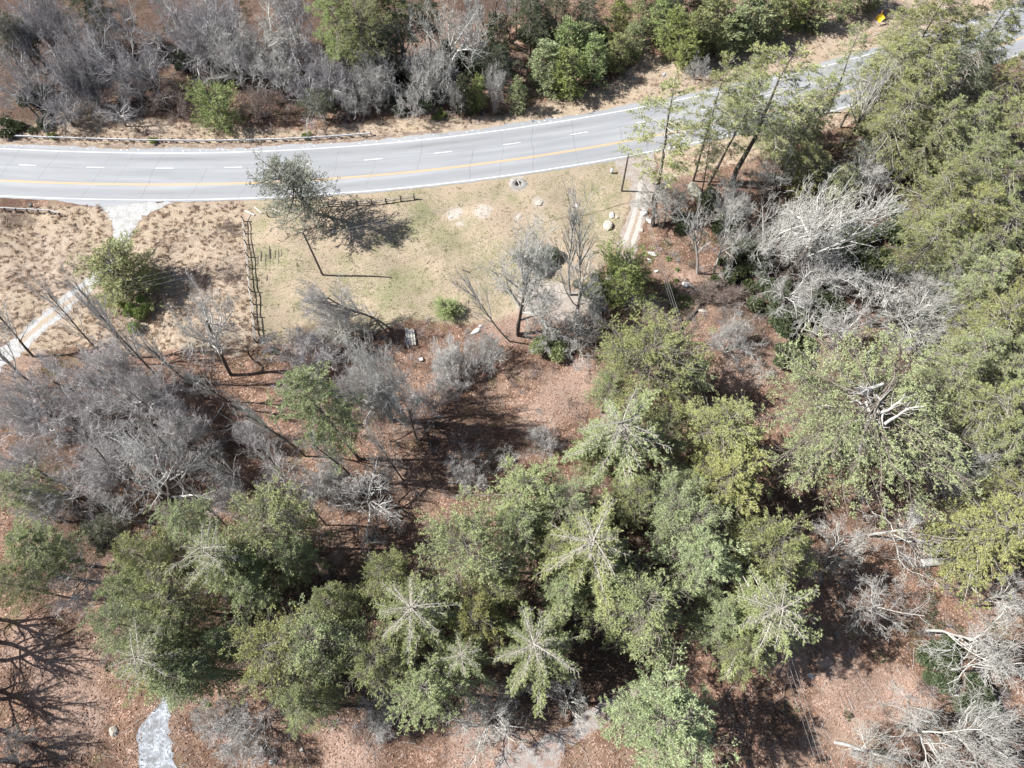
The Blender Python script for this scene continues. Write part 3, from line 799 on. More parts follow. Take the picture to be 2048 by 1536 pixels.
# ------------------------------------------------------------------ trees and bushes, read off the photograph
# kind colour crown_x crown_y crown_radius height base_x base_y | where it stands      (0 0 = straight under its crown)
TREES = '''
broad L 40 60 52 13 0 0|leftmost of the cluster filling the top left corner
broad L 103 118 52 13 0 0|lowest left of the cluster in the top left corner
broad L 113 48 48 14 0 0|top middle of the cluster in the top left corner
broad L 150 135 42 12 0 0|between the two biggest crowns of the top left corner
broad L 219 112 54 13 0 0|right of the top left cluster, crown meeting its neighbours
broad L 236 156 36 0 290 205|leaning, its pale trunk reaching down to the brush above the guardrail
broad L 280 66 46 0 366 123|leaning, with a long dark trunk ending at a dark bush
broad L 332 18 50 14 0 0|cut by the photo's top edge above the leaning trunk
broad L 427 34 58 14 0 0|cut by the top edge, left of the brightest drooping crown
broad P 512 44 70 15 0 0|with long bright limbs hanging toward the guardrail end
broad G 452 92 46 12 0 0|under the bright drooping crown, on its left
broad L 582 78 56 13 0 0|between the drooping crown and the tall green pine
broad L 604 176 44 9 0 0|low one behind the guardrail, left of the grey-green bush
broad L 655 155 42 9 0 0|low one below the tall green pine
broad L 18 165 42 11 0 0|at the left edge above the dark bushes
broad L 575 12 46 13 0 0|cut by the top edge, left of the tall green pine
broad G 800 40 48 14 0 0|behind the tall green pine, on its right
broad P 892 58 76 16 0 0|wide lichen-pale crown at the top, left of the straight poles
broad G 850 120 44 11 0 0|below the wide lichen-pale crown
fine G 912 190 24 7 0 0|small, just left of the narrow bright young pine
fine G 998 162 32 8 0 0|just right of the narrow bright young pine
fine G 826 200 32 7 0 0|small, by the verge right of the guardrail's end
fine G 700 196 30 7 0 0|small, behind the right end of the long guardrail
fine L 175 190 34 7 0 0|low, in the shade behind the left half of the guardrail
fine B 340 200 44 6 0 0|brownish, left of the round bright pine by the guardrail
fine B 520 205 46 6 0 0|brownish, right of the round bright pine by the guardrail
fine G 745 180 34 7 0 0|in the dark undergrowth above the guardrail's right end
thin G 952 -10 26 15 970 62|first of the straight poles at the top
thin G 985 -25 26 15 992 60|second of the straight poles at the top
thin G 1008 -20 26 15 1014 66|third of the straight poles at the top
thin G 1032 -20 26 15 1033 78|fourth of the straight poles at the top
thin G 1056 -25 26 15 1055 58|last on the right of the straight poles at the top
thin G 930 5 26 14 945 82|at the left of the straight poles, nearest the pale crown
full n 668 30 52 17 0 0|tall bright one at the top, left of the dark evergreens
full g 722 58 54 16 0 0|right beside the tall bright one at the top
full d 775 90 42 12 0 0|dark, in the shaded clump left of the pale crown
full g 735 5 44 17 0 0|cut by the top edge above the dark evergreens
full d 1062 28 44 12 0 0|dark, right of the straight poles at the top
full d 1112 18 34 12 0 0|dark, at the top between the poles and the row of young pines
full d 1178 18 38 12 0 0|dark, at the top above the brightest young pine
round n 430 212 46 7 432 246|alone behind the guardrail with its shadow on its right
young n 954 186 20 0 950 221|narrow bright one alone beside the verge, near the middle
young d 928 190 22 8 0 0|dark one touching the narrow bright one's left side
young d 995 84 34 10 0 0|dark one below the straight poles
young g 1036 188 22 7 0 0|small greyish one at the left foot of the bright row
young g 1094 132 38 9 0 0|leftmost of the bright row north of the road
young n 1134 92 30 10 0 0|tallest behind the bright row north of the road
young n 1132 142 42 9 0 0|second from the left in the bright row
young n 1190 116 32 9 0 0|brightest, in the middle of the bright row
young g 1168 92 30 9 0 0|behind and between the two brightest of the row
young y 1235 102 30 7 0 0|orange-tinged one ending the bright row
young n 1236 42 28 9 0 0|alone behind the orange-tinged one
young g 1268 84 28 7 0 0|small one right of the orange-tinged one
young g 1290 14 30 9 0 0|cut by the top edge, above the gap in the row
young n 1324 40 30 9 0 0|slim, left of the big grey-green clump
young n 1352 66 36 9 0 0|left end of the big grey-green clump at the verge
young n 1378 102 30 7 0 0|lowest of the clump, nearest the road
young g 1386 74 38 9 0 0|in the clump, behind the lowest one
young g 1434 36 48 10 0 0|large, in the middle of the clump
young g 1470 62 36 9 0 0|at the front of the clump, right of its middle
young g 1502 34 48 10 0 0|large, right half of the clump
young g 1552 24 38 9 0 0|right end of the clump
young n 1592 12 34 8 0 0|between the clump and the last one before the sign
young y 1628 14 36 8 0 0|last one before the orange sign, with a dark shadow beside it
young d 1345 8 36 10 0 0|dark, at the top edge behind the clump
young d 1410 -4 36 10 0 0|dark, cut by the top edge behind the clump
young g 1700 -14 34 8 0 0|cut by the top edge just left of the sign
young g 1750 -20 30 7 0 0|cut by the top edge just above the sign
fine G 1398 132 26 5 0 0|with dark shadow, below the clump at the road verge
rhodo d 68 192 34 4 0 0|in deep shade at the left, above the guardrail
rhodo d 378 116 32 4 0 0|where the long leaning trunk meets the ground
rhodo g 642 190 34 4 0 0|grey-green mass behind the right half of the guardrail
rhodo d 20 252 24 2 0 0|at the left edge just above the guardrail
rhodo d 85 248 20 1.6 0 0|small, above the guardrail near the left edge
rhodo d 782 146 40 4 0 0|in the shaded clump, nearest its middle
rhodo d 735 112 38 4 0 0|in the shaded clump below the grey-green pine
rhodo d 850 188 36 4 0 0|beside the verge, right of the shaded clump
rhodo d 868 140 38 4 0 0|under the lower edge of the wide pale crown
rhodo d 802 200 32 3 0 0|at the foot of the shaded clump beside the verge
rhodo d 900 120 36 4 0 0|right of the pale crown's drooping limbs
rhodo d 960 130 34 4 0 0|in dark shade above the narrow bright young pine
rhodo d 1078 70 36 4 0 0|in shade right of the straight poles
rhodo d 470 150 34 3 0 0|under the drooping crown left of the guardrail's middle
rhodo d 1170 60 36 4 0 0|behind the bright row of young pines
rhodo d 700 150 30 3 0 0|below the bright tall pine, among grey twigs
rhodo n 879 230 11 1.4 0 0|tiny bright green ball alone at the verge
rhodo n 104 270 9 1 0 0|tiny green one against the guardrail near the left edge
rhodo n 305 280 9 1 0 0|tiny green one against the guardrail's middle
rhodo n 612 270 8 1 0 0|tiny green one against the guardrail's right part
cedar c 585 378 64 15 628 427|lone cedar beside the road, casting its shadow over the field
open y 1338 225 76 0 1305 452|beside the dirt driveway, crown hanging over the road
open y 1440 175 42 0 1386 362|slim dark trunk crossing the road edge, tiny crown
open y 1572 152 92 0 1461 373|widest yellow crown over the road, on a thick dark trunk
open g 1500 215 52 0 1416 370|greyish crown under the widest yellow one
open g 1420 285 26 0 1400 421|small ragged crown low between the dark trunks
open g 1712 88 34 0 1656 226|top of a slim dark trunk crossing the road at right
hem o 1622 312 50 10 0 0|low and green beside the verge, right of the big dark trunk
hem o 1585 240 48 12 0 0|below the widest yellow crown
thin G 1762 165 38 0 1690 297|leaning dead one with a pale trunk, right of the road gap
thin G 1722 165 34 0 1681 254|leaning dead one in the road gap, forked
broad P 1546 318 44 9 1556 386|lichen-covered, between the dark trunks and the green evergreen
fork P 1325 372 54 9 1323 455|dark crooked limbs reaching over the dirt driveway
broad P 1738 335 54 9 0 0|pinkish, at the foot of the leaning dead tree
broad P 1786 290 48 9 0 0|left of the right-hand evergreen wall, near the road
hem o 1862 52 74 22 0 0|biggest crown in the top right corner
hem y 1802 118 58 20 0 0|yellowish, leftmost overhang beyond the road gap
hem o 1868 150 60 21 0 0|below the biggest top right crown
hem d 1945 132 60 20 0 0|dark, with trunk showing, near the top right corner
hem o 2004 36 58 20 0 0|in the very corner at top right
hem o 1925 12 48 20 0 0|cut by the top edge, left of the corner one
hem o 2035 150 58 20 0 0|at the right edge, second below the corner
hem o 1815 222 58 18 0 0|above the pinkish bare trees, left edge of the wall
hem o 1885 252 52 18 0 0|dark gap below it, in the upper right wall
hem g 1955 236 56 19 0 0|green, in the upper right wall above the gap
hem g 2035 244 56 20 0 0|at the right edge, third below the corner
hem g 1968 318 58 20 0 0|greener one right of the dark gap
hem g 2028 346 56 20 0 0|at the right edge beside the greener one
hem o 1900 356 50 18 0 0|left of the greener ones, over the grey trunks
hem y 1952 424 64 20 0 0|golden, halfway down between road and hollow pine
hem o 2018 452 62 20 0 0|at the right edge beside the golden one
hem y 1890 448 52 18 0 0|golden edge of the wall beside the big pale crown
hem o 2040 552 58 20 0 0|at the right edge, below the golden pair
hem o 1984 548 54 20 0 0|below the golden one, right of the spreading pale crown
hem g 1936 506 48 17 0 0|nestled between the golden ones and the spreading pale crown
hem o 2005 634 62 20 0 0|right of the spreading pale crown
hem o 1962 702 60 20 0 0|just above and right of the hollow pine
hem g 2038 728 58 20 0 0|at the right edge level with the hollow pine's top
hem g 1996 812 70 20 0 0|wide, right of the hollow pine
hem g 2046 868 52 20 0 0|at the right edge below the wide one
hem o 1918 742 50 19 0 0|touching the hollow pine's right shoulder
hollow o 1748 815 172 23 0 0|huge one with dead white limbs bared at its middle
hem y 2008 1062 92 20 0 0|yellow-green, at right edge above the white bare trees
hem y 2040 978 54 19 0 0|yellow-green, right edge above the fallen log
broad P 1712 432 104 0 1560 565|biggest, arching on a long leaning trunk right of the dirt driveway
broad P 1622 446 62 12 0 0|left half of the big arching crown's tangle
broad P 1542 456 58 12 0 0|left of the arching crown, over dark green bushes
broad P 1466 402 42 10 0 0|by the foot of the thick dark trunk
thin P 1402 440 38 0 1395 547|slim pale-trunked one standing in red leaves
thin P 1452 455 38 0 1428 546|slim dark-trunked one right of the pale-trunked one
broad P 1488 476 44 10 0 0|over dark bushes right of the two slim ones
broad P 1792 592 104 12 0 0|spreading fan above the hollow pine
broad P 1852 622 78 12 0 0|right part of the spreading fan above the hollow pine
gnarl P 1636 618 70 11 0 0|left of the spreading fan, over dark bushes
broad G 1586 568 52 10 0 0|at the foot of the long arching trunk
broad G 1662 540 46 10 0 0|between arching crown and spreading fan
gnarl P 1458 636 44 7 0 0|over the grey brush pile, curled branches
gnarl P 1514 730 32 4 1542 765|small curled one alone on red leaves
broad G 1706 642 50 10 0 0|just above the hollow pine's top left
fine G 1462 680 48 6 0 0|right of the crown of limbs near dark shade
fine B 1440 590 44 3 0 0|low pinkish-grey brush mound beside red leaves
rhodo d 1462 440 34 3 0 0|under pale branches, uppermost on the right bank
rhodo d 1500 505 40 3 0 0|right of the slim dark-trunked tree
rhodo d 1470 545 34 3 0 0|below the slim dark-trunked tree
rhodo d 1690 498 46 4 0 0|dark hole behind the long leaning trunk
rhodo d 1745 522 42 4 0 0|right of the long leaning trunk
rhodo d 1600 478 42 4 0 0|beneath the arching crown's left half
rhodo d 1655 606 42 4 0 0|under the curled tree left of the spreading fan
rhodo d 1570 640 40 4 0 0|left of the curled tree by the fan
rhodo d 1590 706 36 3 0 0|at the upper left rim of the hollow pine
rhodo d 1720 470 40 4 0 0|inside the arching crown's shade
rhodo d 1800 450 40 4 0 0|between the arching crown and the golden evergreens
rhodo d 1765 250 36 3 0 0|beside the leaning dead tree
rhodo d 1640 350 34 3 0 0|under the low green evergreen
rhodo d 1860 690 36 3 0 0|right of the fan's foot
rhodo d 1540 585 36 3 0 0|by the foot of the long arching trunk
rhodo d 1415 400 26 2.5 0 0|beside the fallen boulder among dark trunks
rhodo d 1370 445 24 2 0 0|low, at the foot of the trunks by the driveway
fork P 1040 528 84 0 1035 668|black-trunked, forked in two, in the middle of the lawn
thin P 930 585 36 0 1019 682|slim black bent trunk left of the forked one
broad P 1152 548 66 11 1150 640|pale tangle between the forked one and the round green pine
thin P 1128 430 44 0 1140 590|tall thin pale shoots rising left of the driveway ruts
thin P 1165 455 34 0 1160 590|second of the tall thin pale shoots beside the driveway ruts
gnarl P 1185 642 46 6 0 0|with a white curled limb, under the round green pine
gnarl P 1165 690 42 5 0 0|below the white curled limb
fine G 1100 660 42 6 0 0|left of the white curled limb
round n 1246 552 54 9 0 0|bright, at the lower end of the dirt driveway
rhodo d 1190 585 30 2.5 0 0|black shade behind the pale tangle
rhodo d 1075 520 36 2.5 0 0|olive, inside the forked tree's right half
rhodo g 1095 688 34 3 0 0|pale grey-green, below the lawn's right part
round n 893 616 25 2.4 0 0|bright green, on the lawn's lower edge
fine G 966 690 44 7 975 745|dark lacy crown below the white rubble strip
fine G 890 672 44 8 918 775|lacy, right of the white woodpile
fine G 870 740 44 6 935 778|fallen-over spray below the white block
broad G 748 738 62 0 783 840|spreading, trunk dark, right of the round grey-green pine
broad G 802 795 40 0 834 878|narrow, right of the spreading one
broad P 668 640 60 6 702 700|fan-shaped, at the shaded lower edge of the lawn
fork G 640 588 50 0 745 634|dead, dark leaning trunk with forked tip on the lawn
fine L 600 706 74 8 0 0|reddish-tipped, hugging the top of the round grey-green pine
full g 624 800 72 0 718 918|rounded, tall dark trunk leaning out of its lower right
broad G 388 632 80 0 462 750|wide, black trunks spreading from below, left of the fence
round y 238 545 64 8 0 0|beside the white driveway, loose and yellow-tipped
rhodo n 270 622 28 3 0 0|hanging at the lower side of the driveway pine
fine B 395 552 24 2 0 0|small, just left of the rail fence's upper half
fine B 452 452 17 1.6 0 0|small, against the rail fence near its top
fine B 458 548 18 1.6 0 0|small, against the rail fence near its middle
thin G 95 608 34 0 225 727|first of the leaning poles below the white driveway
thin G 165 590 40 0 268 713|second of the leaning poles below the white driveway
thin G 205 640 34 0 330 770|third of the leaning poles below the white driveway
thin G 282 682 36 0 412 798|fourth, right of the leaning poles
thin G 378 742 34 0 474 818|fifth, over the striped shadows
thin G -10 642 44 0 68 714|at the left edge, leaning, upper one
thin G -18 705 50 0 76 777|at the left edge, leaning, lower and thicker
thin G 492 808 40 0 612 914|long leaning trunk over the striped shadows, beside the fork
thin G 534 925 36 0 583 985|slim, below the long leaning trunk
thin G 440 920 36 0 512 978|slim, in the striped shadows' lower part
thin G 640 885 34 0 712 960|forked, below the rounded pine
broad L 100 742 60 12 0 0|uppermost of the grey thicket at the left
broad L 196 726 54 12 0 0|second in the upper row of the left thicket
broad L 62 838 62 12 0 0|at the left edge, middle of the thicket
broad L 246 798 72 12 0 0|largest in the thicket's middle
broad L 152 860 54 11 0 0|deep in the thicket, beside dark gaps
broad G 300 922 100 0 345 1025|broadest of the left thicket, whitish branches over a dark nest
broad L 218 925 60 11 0 0|left shoulder of the broadest one
broad L 112 975 56 11 0 0|lower left of the thicket
broad L 30 922 50 11 0 0|at the left edge, lower part of the thicket
broad G 352 862 44 10 0 0|right shoulder of the thicket, over dark stripes
fine L 448 990 44 7 0 0|low, right of the broadest thicket tree
fine G 410 915 34 5 0 0|low, on the striped shadows
broad G 722 984 78 8 0 0|low wide spray over red leaves, middle of the wood
broad G 640 958 46 8 0 0|left of the low wide spray
fine G 935 945 48 7 0 0|fan-shaped, left of the rounded middle pine
gnarl P 1028 925 36 6 0 0|small curled one above the rounded middle pine
fine G 1085 885 34 5 0 0|thin spray beside bare pale ground
broad L 130 1148 58 10 0 0|bluish, below the left thicket between dark evergreens
fine L 190 1195 40 6 0 0|bluish, low, under the larger bluish one
broad P 978 1440 68 9 0 0|silvery fan at the bottom, left of the grey path
broad P 1140 1408 58 9 0 0|silvery, at the bottom over the grey path
broad P 1062 1372 34 8 0 0|small silvery one between the two silvery fans
fine G 482 1482 68 7 530 1440|grey, combed sideways, right of the blue gravel
fine G 770 1420 46 6 0 0|low at bottom, under the pines' edge
fine G 30 1484 34 6 0 0|in the bottom left corner
fine G 415 1440 40 5 0 0|thin, just right of the blue gravel
gnarl P 1812 1040 100 13 0 0|mossy, left of the yellow-green edge evergreen
gnarl P 1700 1092 58 11 0 0|mossy, between pines and the larger mossy one
gnarl P 1772 1205 66 12 0 0|over black shade, reaching left
gnarl P 1948 1248 108 14 0 0|brilliant, pale, largest at the lower right
gnarl P 1996 1338 84 14 0 0|pale, under the largest white one
broad P 1932 928 66 12 0 0|white twigs at the hollow pine's lower right
broad P 1885 1462 84 13 0 0|pale, cut by the bottom edge at the right
broad P 1990 1482 74 13 0 0|pale, in the bottom right corner
broad P 2025 1190 52 12 0 0|at the right edge under the yellow-green evergreen
broad P 1762 1512 48 9 0 0|thin white twigs over black shade at the bottom
rhodo d 1880 1320 44 3 0 0|under the brilliant white trees
rhodo d 1960 1400 46 3 0 0|between the white trees of the lower right
star g 829 1214 92 20 0 0|clear eight-armed one left of bottom centre
star g 1078 1290 88 19 0 0|dark-centred one with drooping arms at bottom centre
star y 1184 1088 96 20 0 0|wide-armed one right of centre, below the rounded pines
star g 918 1316 54 17 0 0|small greyish one between the two clear stars
star g 274 1312 80 20 0 0|above the blue gravel at lower left
star g 410 1112 78 20 0 0|feathery, top of the lower left stand
star g 1250 850 92 19 0 0|with bare grey limbs, over the middle of the wood
full g 930 1094 82 18 0 0|whitish, above the clear eight-armed star
full g 1282 1222 104 18 0 0|large rounded, right of the wide-armed star
full g 1042 1052 60 16 0 0|between the whitish one and the wide-armed star
full g 1048 982 84 16 0 0|broad round one in the middle of the wood
full g 1302 716 100 15 0 0|wide, directly below the dirt driveway's end
full y 1442 858 84 15 0 0|bright yellow-green, upper one beside the black shadow
full y 1452 966 92 15 0 0|bright yellow-green, lower one beside the black shadow
full g 1342 1006 62 15 0 0|left of the lower yellow one
full g 1266 990 56 14 0 0|between wide-armed star and lower yellow one
full g 1552 1094 84 18 0 0|upper of the pair beside the black shade
star g 1546 1214 98 20 0 0|branches like ferns, lower of the pair beside the black shade
full g 1404 1128 78 18 0 0|between the large rounded one and the black shade pair
full g 1380 1044 66 16 0 0|just under the lower yellow-green one
full g 1486 1298 56 15 0 0|lowest toward the sunlit clearing
full g 1332 1442 112 19 0 0|alone at the bottom, left of the power wires
full g 548 1044 78 17 0 0|top right of the lower left stand
full g 370 1038 56 16 0 0|top left of the lower left stand, lit
full y 282 1108 54 16 0 0|left edge of the stand, yellowish tip
full g 264 1180 58 17 0 0|left edge of the stand, second down
full g 252 1250 54 17 0 0|left edge of the stand, third down
full g 376 1346 66 17 0 0|right of the star above the blue gravel
full g 444 1282 44 14 0 0|inside the stand, over a dark gap
full y 548 1306 76 17 0 0|bright yellow-green, in the lower middle of the stand
full g 642 1286 84 18 0 0|tall grey-green, right of the bright yellow-green one
full g 604 1408 58 15 0 0|lower fringe right of the bright yellow-green one
full g 506 1180 58 16 0 0|centre of the lower left stand
full y 342 1198 64 17 0 0|yellowish, left centre of the lower left stand
full g 590 1116 46 16 0 0|right edge of the lower left stand, beside striped shade
full g 68 1094 62 15 0 0|alone at the left edge below the thicket
full g 20 1168 44 15 0 0|at the left edge under the alone one
full d 205 1068 40 10 0 0|dark, low, between the thicket and the stand
full y 952 1230 64 17 0 0|bright, right beside the clear eight-armed star
full g 852 1376 76 17 0 0|pale, below the clear eight-armed star
full g 752 1316 58 16 0 0|left under the eight-armed star
full g 772 1158 56 16 0 0|upper left neighbour of the eight-armed star
full g 1128 1180 52 15 0 0|below the wide-armed star, over shade
full g 1322 872 48 12 0 0|dark side, right of the bare-limbed star
full g 1218 772 40 11 0 0|over the pinkish clearing, above the bare-limbed star
full g 1385 742 44 12 0 0|right shoulder of the wide one below the driveway
full g 1190 905 44 12 0 0|lower left of the bare-limbed star
full g 1010 1130 40 14 0 0|small, above the gap between the stars
hem o 26 978 48 13 0 0|at the left edge beside the thicket's lower part
broad L 60 20 50 13 0 0|cut by the top edge near the left corner
broad L 175 60 50 13 0 0|between the corner cluster and the leaning trunk, upper
broad L 285 130 46 10 0 0|beneath the leaning dark trunk, low and dense
broad L 5 105 44 12 0 0|half outside the left edge near the top
broad L 62 178 44 9 0 0|above the dark bushes at the left
broad L 380 60 46 12 0 0|right of the leaning dark trunk at the top
broad L 480 100 50 11 0 0|right beneath the bright drooping crown
broad G 545 130 46 10 0 0|lower right of the bright drooping crown
broad L 630 105 44 10 0 0|against the left side of the tall green pine
broad L 690 150 40 9 0 0|under the tall green pine's right side
broad G 745 130 44 10 0 0|in the dark clump right of the tall green pine
broad L 232 20 46 13 0 0|cut by the top edge left of the leaning trunk
broad L 120 215 36 6 0 0|low, just above the guardrail near the left edge
broad L 225 215 40 6 0 0|low, brown, above the guardrail left of the leaning pale trunk
broad G 935 55 44 13 0 0|among the straight poles' left end
full d 20 60 44 13 0 0|dark, at the left edge of the top corner
full d 175 10 40 13 0 0|dark, cut by the top edge in the left corner
full d 640 200 30 6 0 0|dark low one behind the guardrail's right part
full d 850 10 40 14 0 0|dark, behind the wide lichen-pale crown
full d 1000 120 36 9 0 0|dark, between straight poles and narrow bright pine
full g 790 20 44 15 0 0|greyish, cut by the top edge right of the green pair
broad L 40 790 54 12 0 0|at the left edge, upper middle of the thicket
broad L 150 795 52 12 0 0|in the thicket below its uppermost pair
broad L 300 770 48 11 0 0|right end of the thicket's upper row
broad L 62 1010 52 11 0 0|at the left, lowest row of the thicket
broad G 210 1010 48 10 0 0|lowest row of the thicket, near the lit pine
broad L 335 860 52 11 0 0|between the broadest one and the striped shadows
thin G 300 850 30 0 378 935|one of several slim ones shading the stripes, left
thin G 330 900 30 0 402 975|one of several slim ones shading the stripes, lower
thin G 262 770 28 0 345 858|one of several slim ones shading the stripes, upper
thin G 180 900 30 0 262 990|one of several slim ones shading the stripes, far left
thin G 400 1000 30 0 462 1060|slim, above the lower left stand
thin G 470 1010 30 0 528 1075|slim, just above the lower left stand's right tip
thin G 500 1060 26 0 550 1120|slim, inside the lower left stand's upper edge
thin G 590 1050 28 0 640 1110|slim, at the right edge of the lower left stand
thin G 600 990 30 0 652 1050|slim, above the wide striped shade
thin G 760 900 30 0 806 960|slim, on red leaves below the narrow bare tree
broad L 560 960 46 9 0 0|low, over the striped shadows' right half
fine L 500 880 40 6 0 0|low, grey, beside the long leaning trunk
fine L 860 800 44 5 0 0|low brown spray right of the narrow bare tree
fine L 700 780 44 6 0 0|low, between the rounded pine and the spreading bare tree
hem g 1500 150 46 15 0 0|greenish, over the road left of the widest yellow crown
hem y 1648 190 44 14 0 0|yellow, right below the widest yellow crown
hem y 1818 40 40 18 0 0|yellow, highest overhang left of the top right corner
hem o 1690 350 34 8 0 0|low, right of the green evergreen by the verge
full g 1130 1010 60 15 0 0|right of the broad round middle one
full g 1215 1165 56 15 0 0|under the wide-armed star's lower right
full g 1440 1240 50 15 0 0|between large rounded one and the fern-like star
full g 990 1180 44 14 0 0|above the bright one beside the clear star
full y 1100 1100 50 15 0 0|left of the wide-armed star, yellowish
full g 664 1210 50 15 0 0|above the tall grey-green one of the stand
full g 470 1110 60 17 0 0|between feathery star and the stand's right top
full g 330 1270 56 17 0 0|lower left middle of the stand
full g 1380 970 44 13 0 0|between the two bright yellow-green ones and the shade
'''
GROUPS = {'star': 'pines of the wood', 'full': 'pines of the wood', 'hem': 'evergreens along the right side', 'open': 'tall thin-crowned evergreens by the road',
          'young': 'young pines north of the road', 'broad': 'leafless trees', 'fine': 'small leafless trees', 'gnarl': 'twisted leafless trees',
          'thin': 'slender leafless trees', 'rhodo': 'leafy bushes', 'round': 'bushy pines', 'fork': 'forked leafless trees'}
NAMES = {'star': 'pine_tree', 'full': 'pine_tree', 'hem': 'evergreen_tree', 'open': 'evergreen_tree', 'hollow': 'old_pine_tree', 'young': 'young_pine_tree', 'round': 'bushy_pine_tree',
         'cedar': 'cedar_tree', 'broad': 'bare_tree', 'fine': 'small_bare_tree', 'gnarl': 'twisted_tree', 'thin': 'slender_tree', 'fork': 'forked_tree', 'rhodo': 'leafy_bush'}
WORDS = {'star': 'star-shaped pine', 'full': 'pine', 'hem': 'evergreen', 'open': 'thin-crowned evergreen', 'hollow': 'old pine,', 'young': 'young pine', 'round': 'bushy green pine',
         'cedar': 'tree,', 'broad': 'bare tree', 'fine': 'small bare tree', 'gnarl': 'bare twisted tree', 'thin': 'slender bare tree', 'fork': 'bare tree', 'rhodo': 'bush'}
HC = {'star': 0.90, 'full': 0.72, 'hem': 0.74, 'open': 0.76, 'hollow': 0.80, 'young': 0.52, 'round': 0.52, 'cedar': 0.55, 'broad': 0.70, 'fine': 0.55, 'gnarl': 0.70, 'thin': 0.74, 'fork': 0.68, 'rhodo': 0.45}
FM = {'g': 'f_grey', 'y': 'f_yellow', 'n': 'f_green', 'd': 'f_dark', 'o': 'f_olive', 'c': 'f_cedar'}
BMT = {'P': 'b_pale', 'L': 'b_lilac', 'G': 'b_grey', 'B': 'b_brush', 'W': 'b_white'}
BARE = ('broad', 'fine', 'gnarl', 'thin', 'fork')
rnd = random.Random(77)
def set_slot(o, i, m):
    o.material_slots[i].link = 'OBJECT'
    o.material_slots[i].material = m
cnt = {}
def plant(kind, colr, cx, cy, r, h, bx, by, where):
    hc = HC[kind]
    if bx or by:
        B = G(bx, by)
        if h <= 0:
            zz = np.linspace(2, 26, 97)
            dd = [np.linalg.norm(G(cx, cy, z) - B) + 0.02 * abs(z - 9) for z in zz]
            h = min(24.0, zz[int(np.argmin(dd))] / hc)
        top = G(cx, cy, hc * h)
        lean = (top - B) / (hc * h)
        ln = np.linalg.norm(lean)
        mx_ = 0.55 if kind in ('broad', 'gnarl') else 0.75
        if ln > mx_:                 # keep the crown where it is seen and move the foot under it
            B = top - lean * (mx_ / ln) * hc * h if kind in ('broad', 'gnarl') else B
            lean = lean * mx_ / ln
    else:
        B = G(cx, cy, hc * h)
        lean = np.array([rnd.uniform(-0.03, 0.03), rnd.uniform(-0.03, 0.03)])
        B = B - lean * hc * h
    rw = r / pxpm(cx, cy, hc * h)
    lst = PROTO[kind]
    i = cnt.get(kind, rnd.randrange(len(lst))); cnt[kind] = i + 1
    H, R, tm, cm, cname = lst[i % len(lst)]
    root = bpy.data.objects.new(NAMES[kind], None); COL.objects.link(root)
    root.empty_display_size = 0.5
    axis = Vector((lean[0], lean[1], 1.0)).normalized()
    tilt = Vector((0, 0, 1)).rotation_difference(axis).to_matrix().to_4x4()
    s = rw / R * {'star': 1.2, 'full': 1.17, 'hem': 1.16, 'young': 1.15, 'hollow': 1.1, 'round': 1.15, 'broad': 1.17, 'gnarl': 1.12, 'fine': 1.12, 'open': 1.2}.get(kind, 1.1)
    M = Matrix.Translation((B[0], B[1], H0(B) - 0.05)) @ tilt @ Matrix.Rotation(rnd.uniform(0, 6.283) if kind != 'hollow' else 0.0, 4, 'Z') @ Matrix.Diagonal((s * rnd.uniform(0.94, 1.06), s * rnd.uniform(0.94, 1.06), h / H, 1))
    root.matrix_world = M
    stems = [link('trunk', q_, root) for q_ in tm[0]]
    a = link('branches' if kind != 'rhodo' else 'stems', tm[1], root)
    b = link(cname, cm, root)
    if kind in BARE:
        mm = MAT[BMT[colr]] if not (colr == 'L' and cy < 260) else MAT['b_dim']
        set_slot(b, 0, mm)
        set_slot(a, 0, {'L': MAT['b_bough'], 'G': MAT['b_bough'] if kind == 'broad' else mm}.get(colr, mm))
        if (kind == 'thin' and colr == 'P') or colr == 'W':
            for q_ in stems: set_slot(q_, 0, mm)
    elif kind == 'hollow':
        rg = np.random.default_rng(12)
        for k_ in range(15):        # bleached dead limbs bared at its top, mostly reaching left
            an = math.pi + rg.normal(0, 0.9) if k_ < 11 else rg.uniform(0, 6.28)
            z0 = rg.uniform(17.0, 20.5); L_ = rg.uniform(2.2, 5.2); p_ = np.array([rg.normal(0, 0.5), rg.normal(0, 0.9), z0]); d_ = unit(np.array([math.cos(an), math.sin(an), rg.uniform(0.15, 0.7)])); pl = [p_]
            for j_ in range(6):
                p_ = p_ + d_ * L_ / 6; pl.append(p_); d_ = unit(d_ + rg.normal(0, 0.22, 3))
            m_ = MB(); tubes(m_, np.array([pl]), np.array([np.linspace(0.15, 0.04, 7)]), 6)
            P2, L2, r2 = grow(rg, np.array([pl]), np.array([L_]), np.array([0.09]), 6, 0.3, 0.4, 50, 0.1, 0.25, 5, rr=0.6)
            tubes(m_, P2, rtaper(r2, 5, 0.4), 4)
            o = link('dead_limb', m_.mesh('dead_limb', MAT['b_white'], smooth=True), root)
            o.matrix_parent_inverse = Matrix.Rotation(0, 4, 'Z')
    if kind not in BARE:
        set_slot(b, 0, MAT[FM[colr]])
    w = WORDS[kind]
    if kind == 'hollow' or kind == 'cedar': lab = where
    elif where.split()[0].rstrip(',') in ('leaning', 'dark', 'low', 'small', 'tall', 'wide', 'large', 'alone', 'slim', 'biggest', 'bright', 'narrow', 'broad', 'slender', 'brownish', 'yellowish', 'golden', 'bluish', 'silvery', 'mossy', 'pale', 'whitish', 'tiny', 'yellow-green', 'grey', 'pinkish', 'brilliant', 'first', 'white', 'feathery', 'rounded'): lab = w + ' ' + where if ',' not in where else w + ', ' + where
    else: lab = w + ' ' + where
    lab = ' '.join(lab.split()[:16])
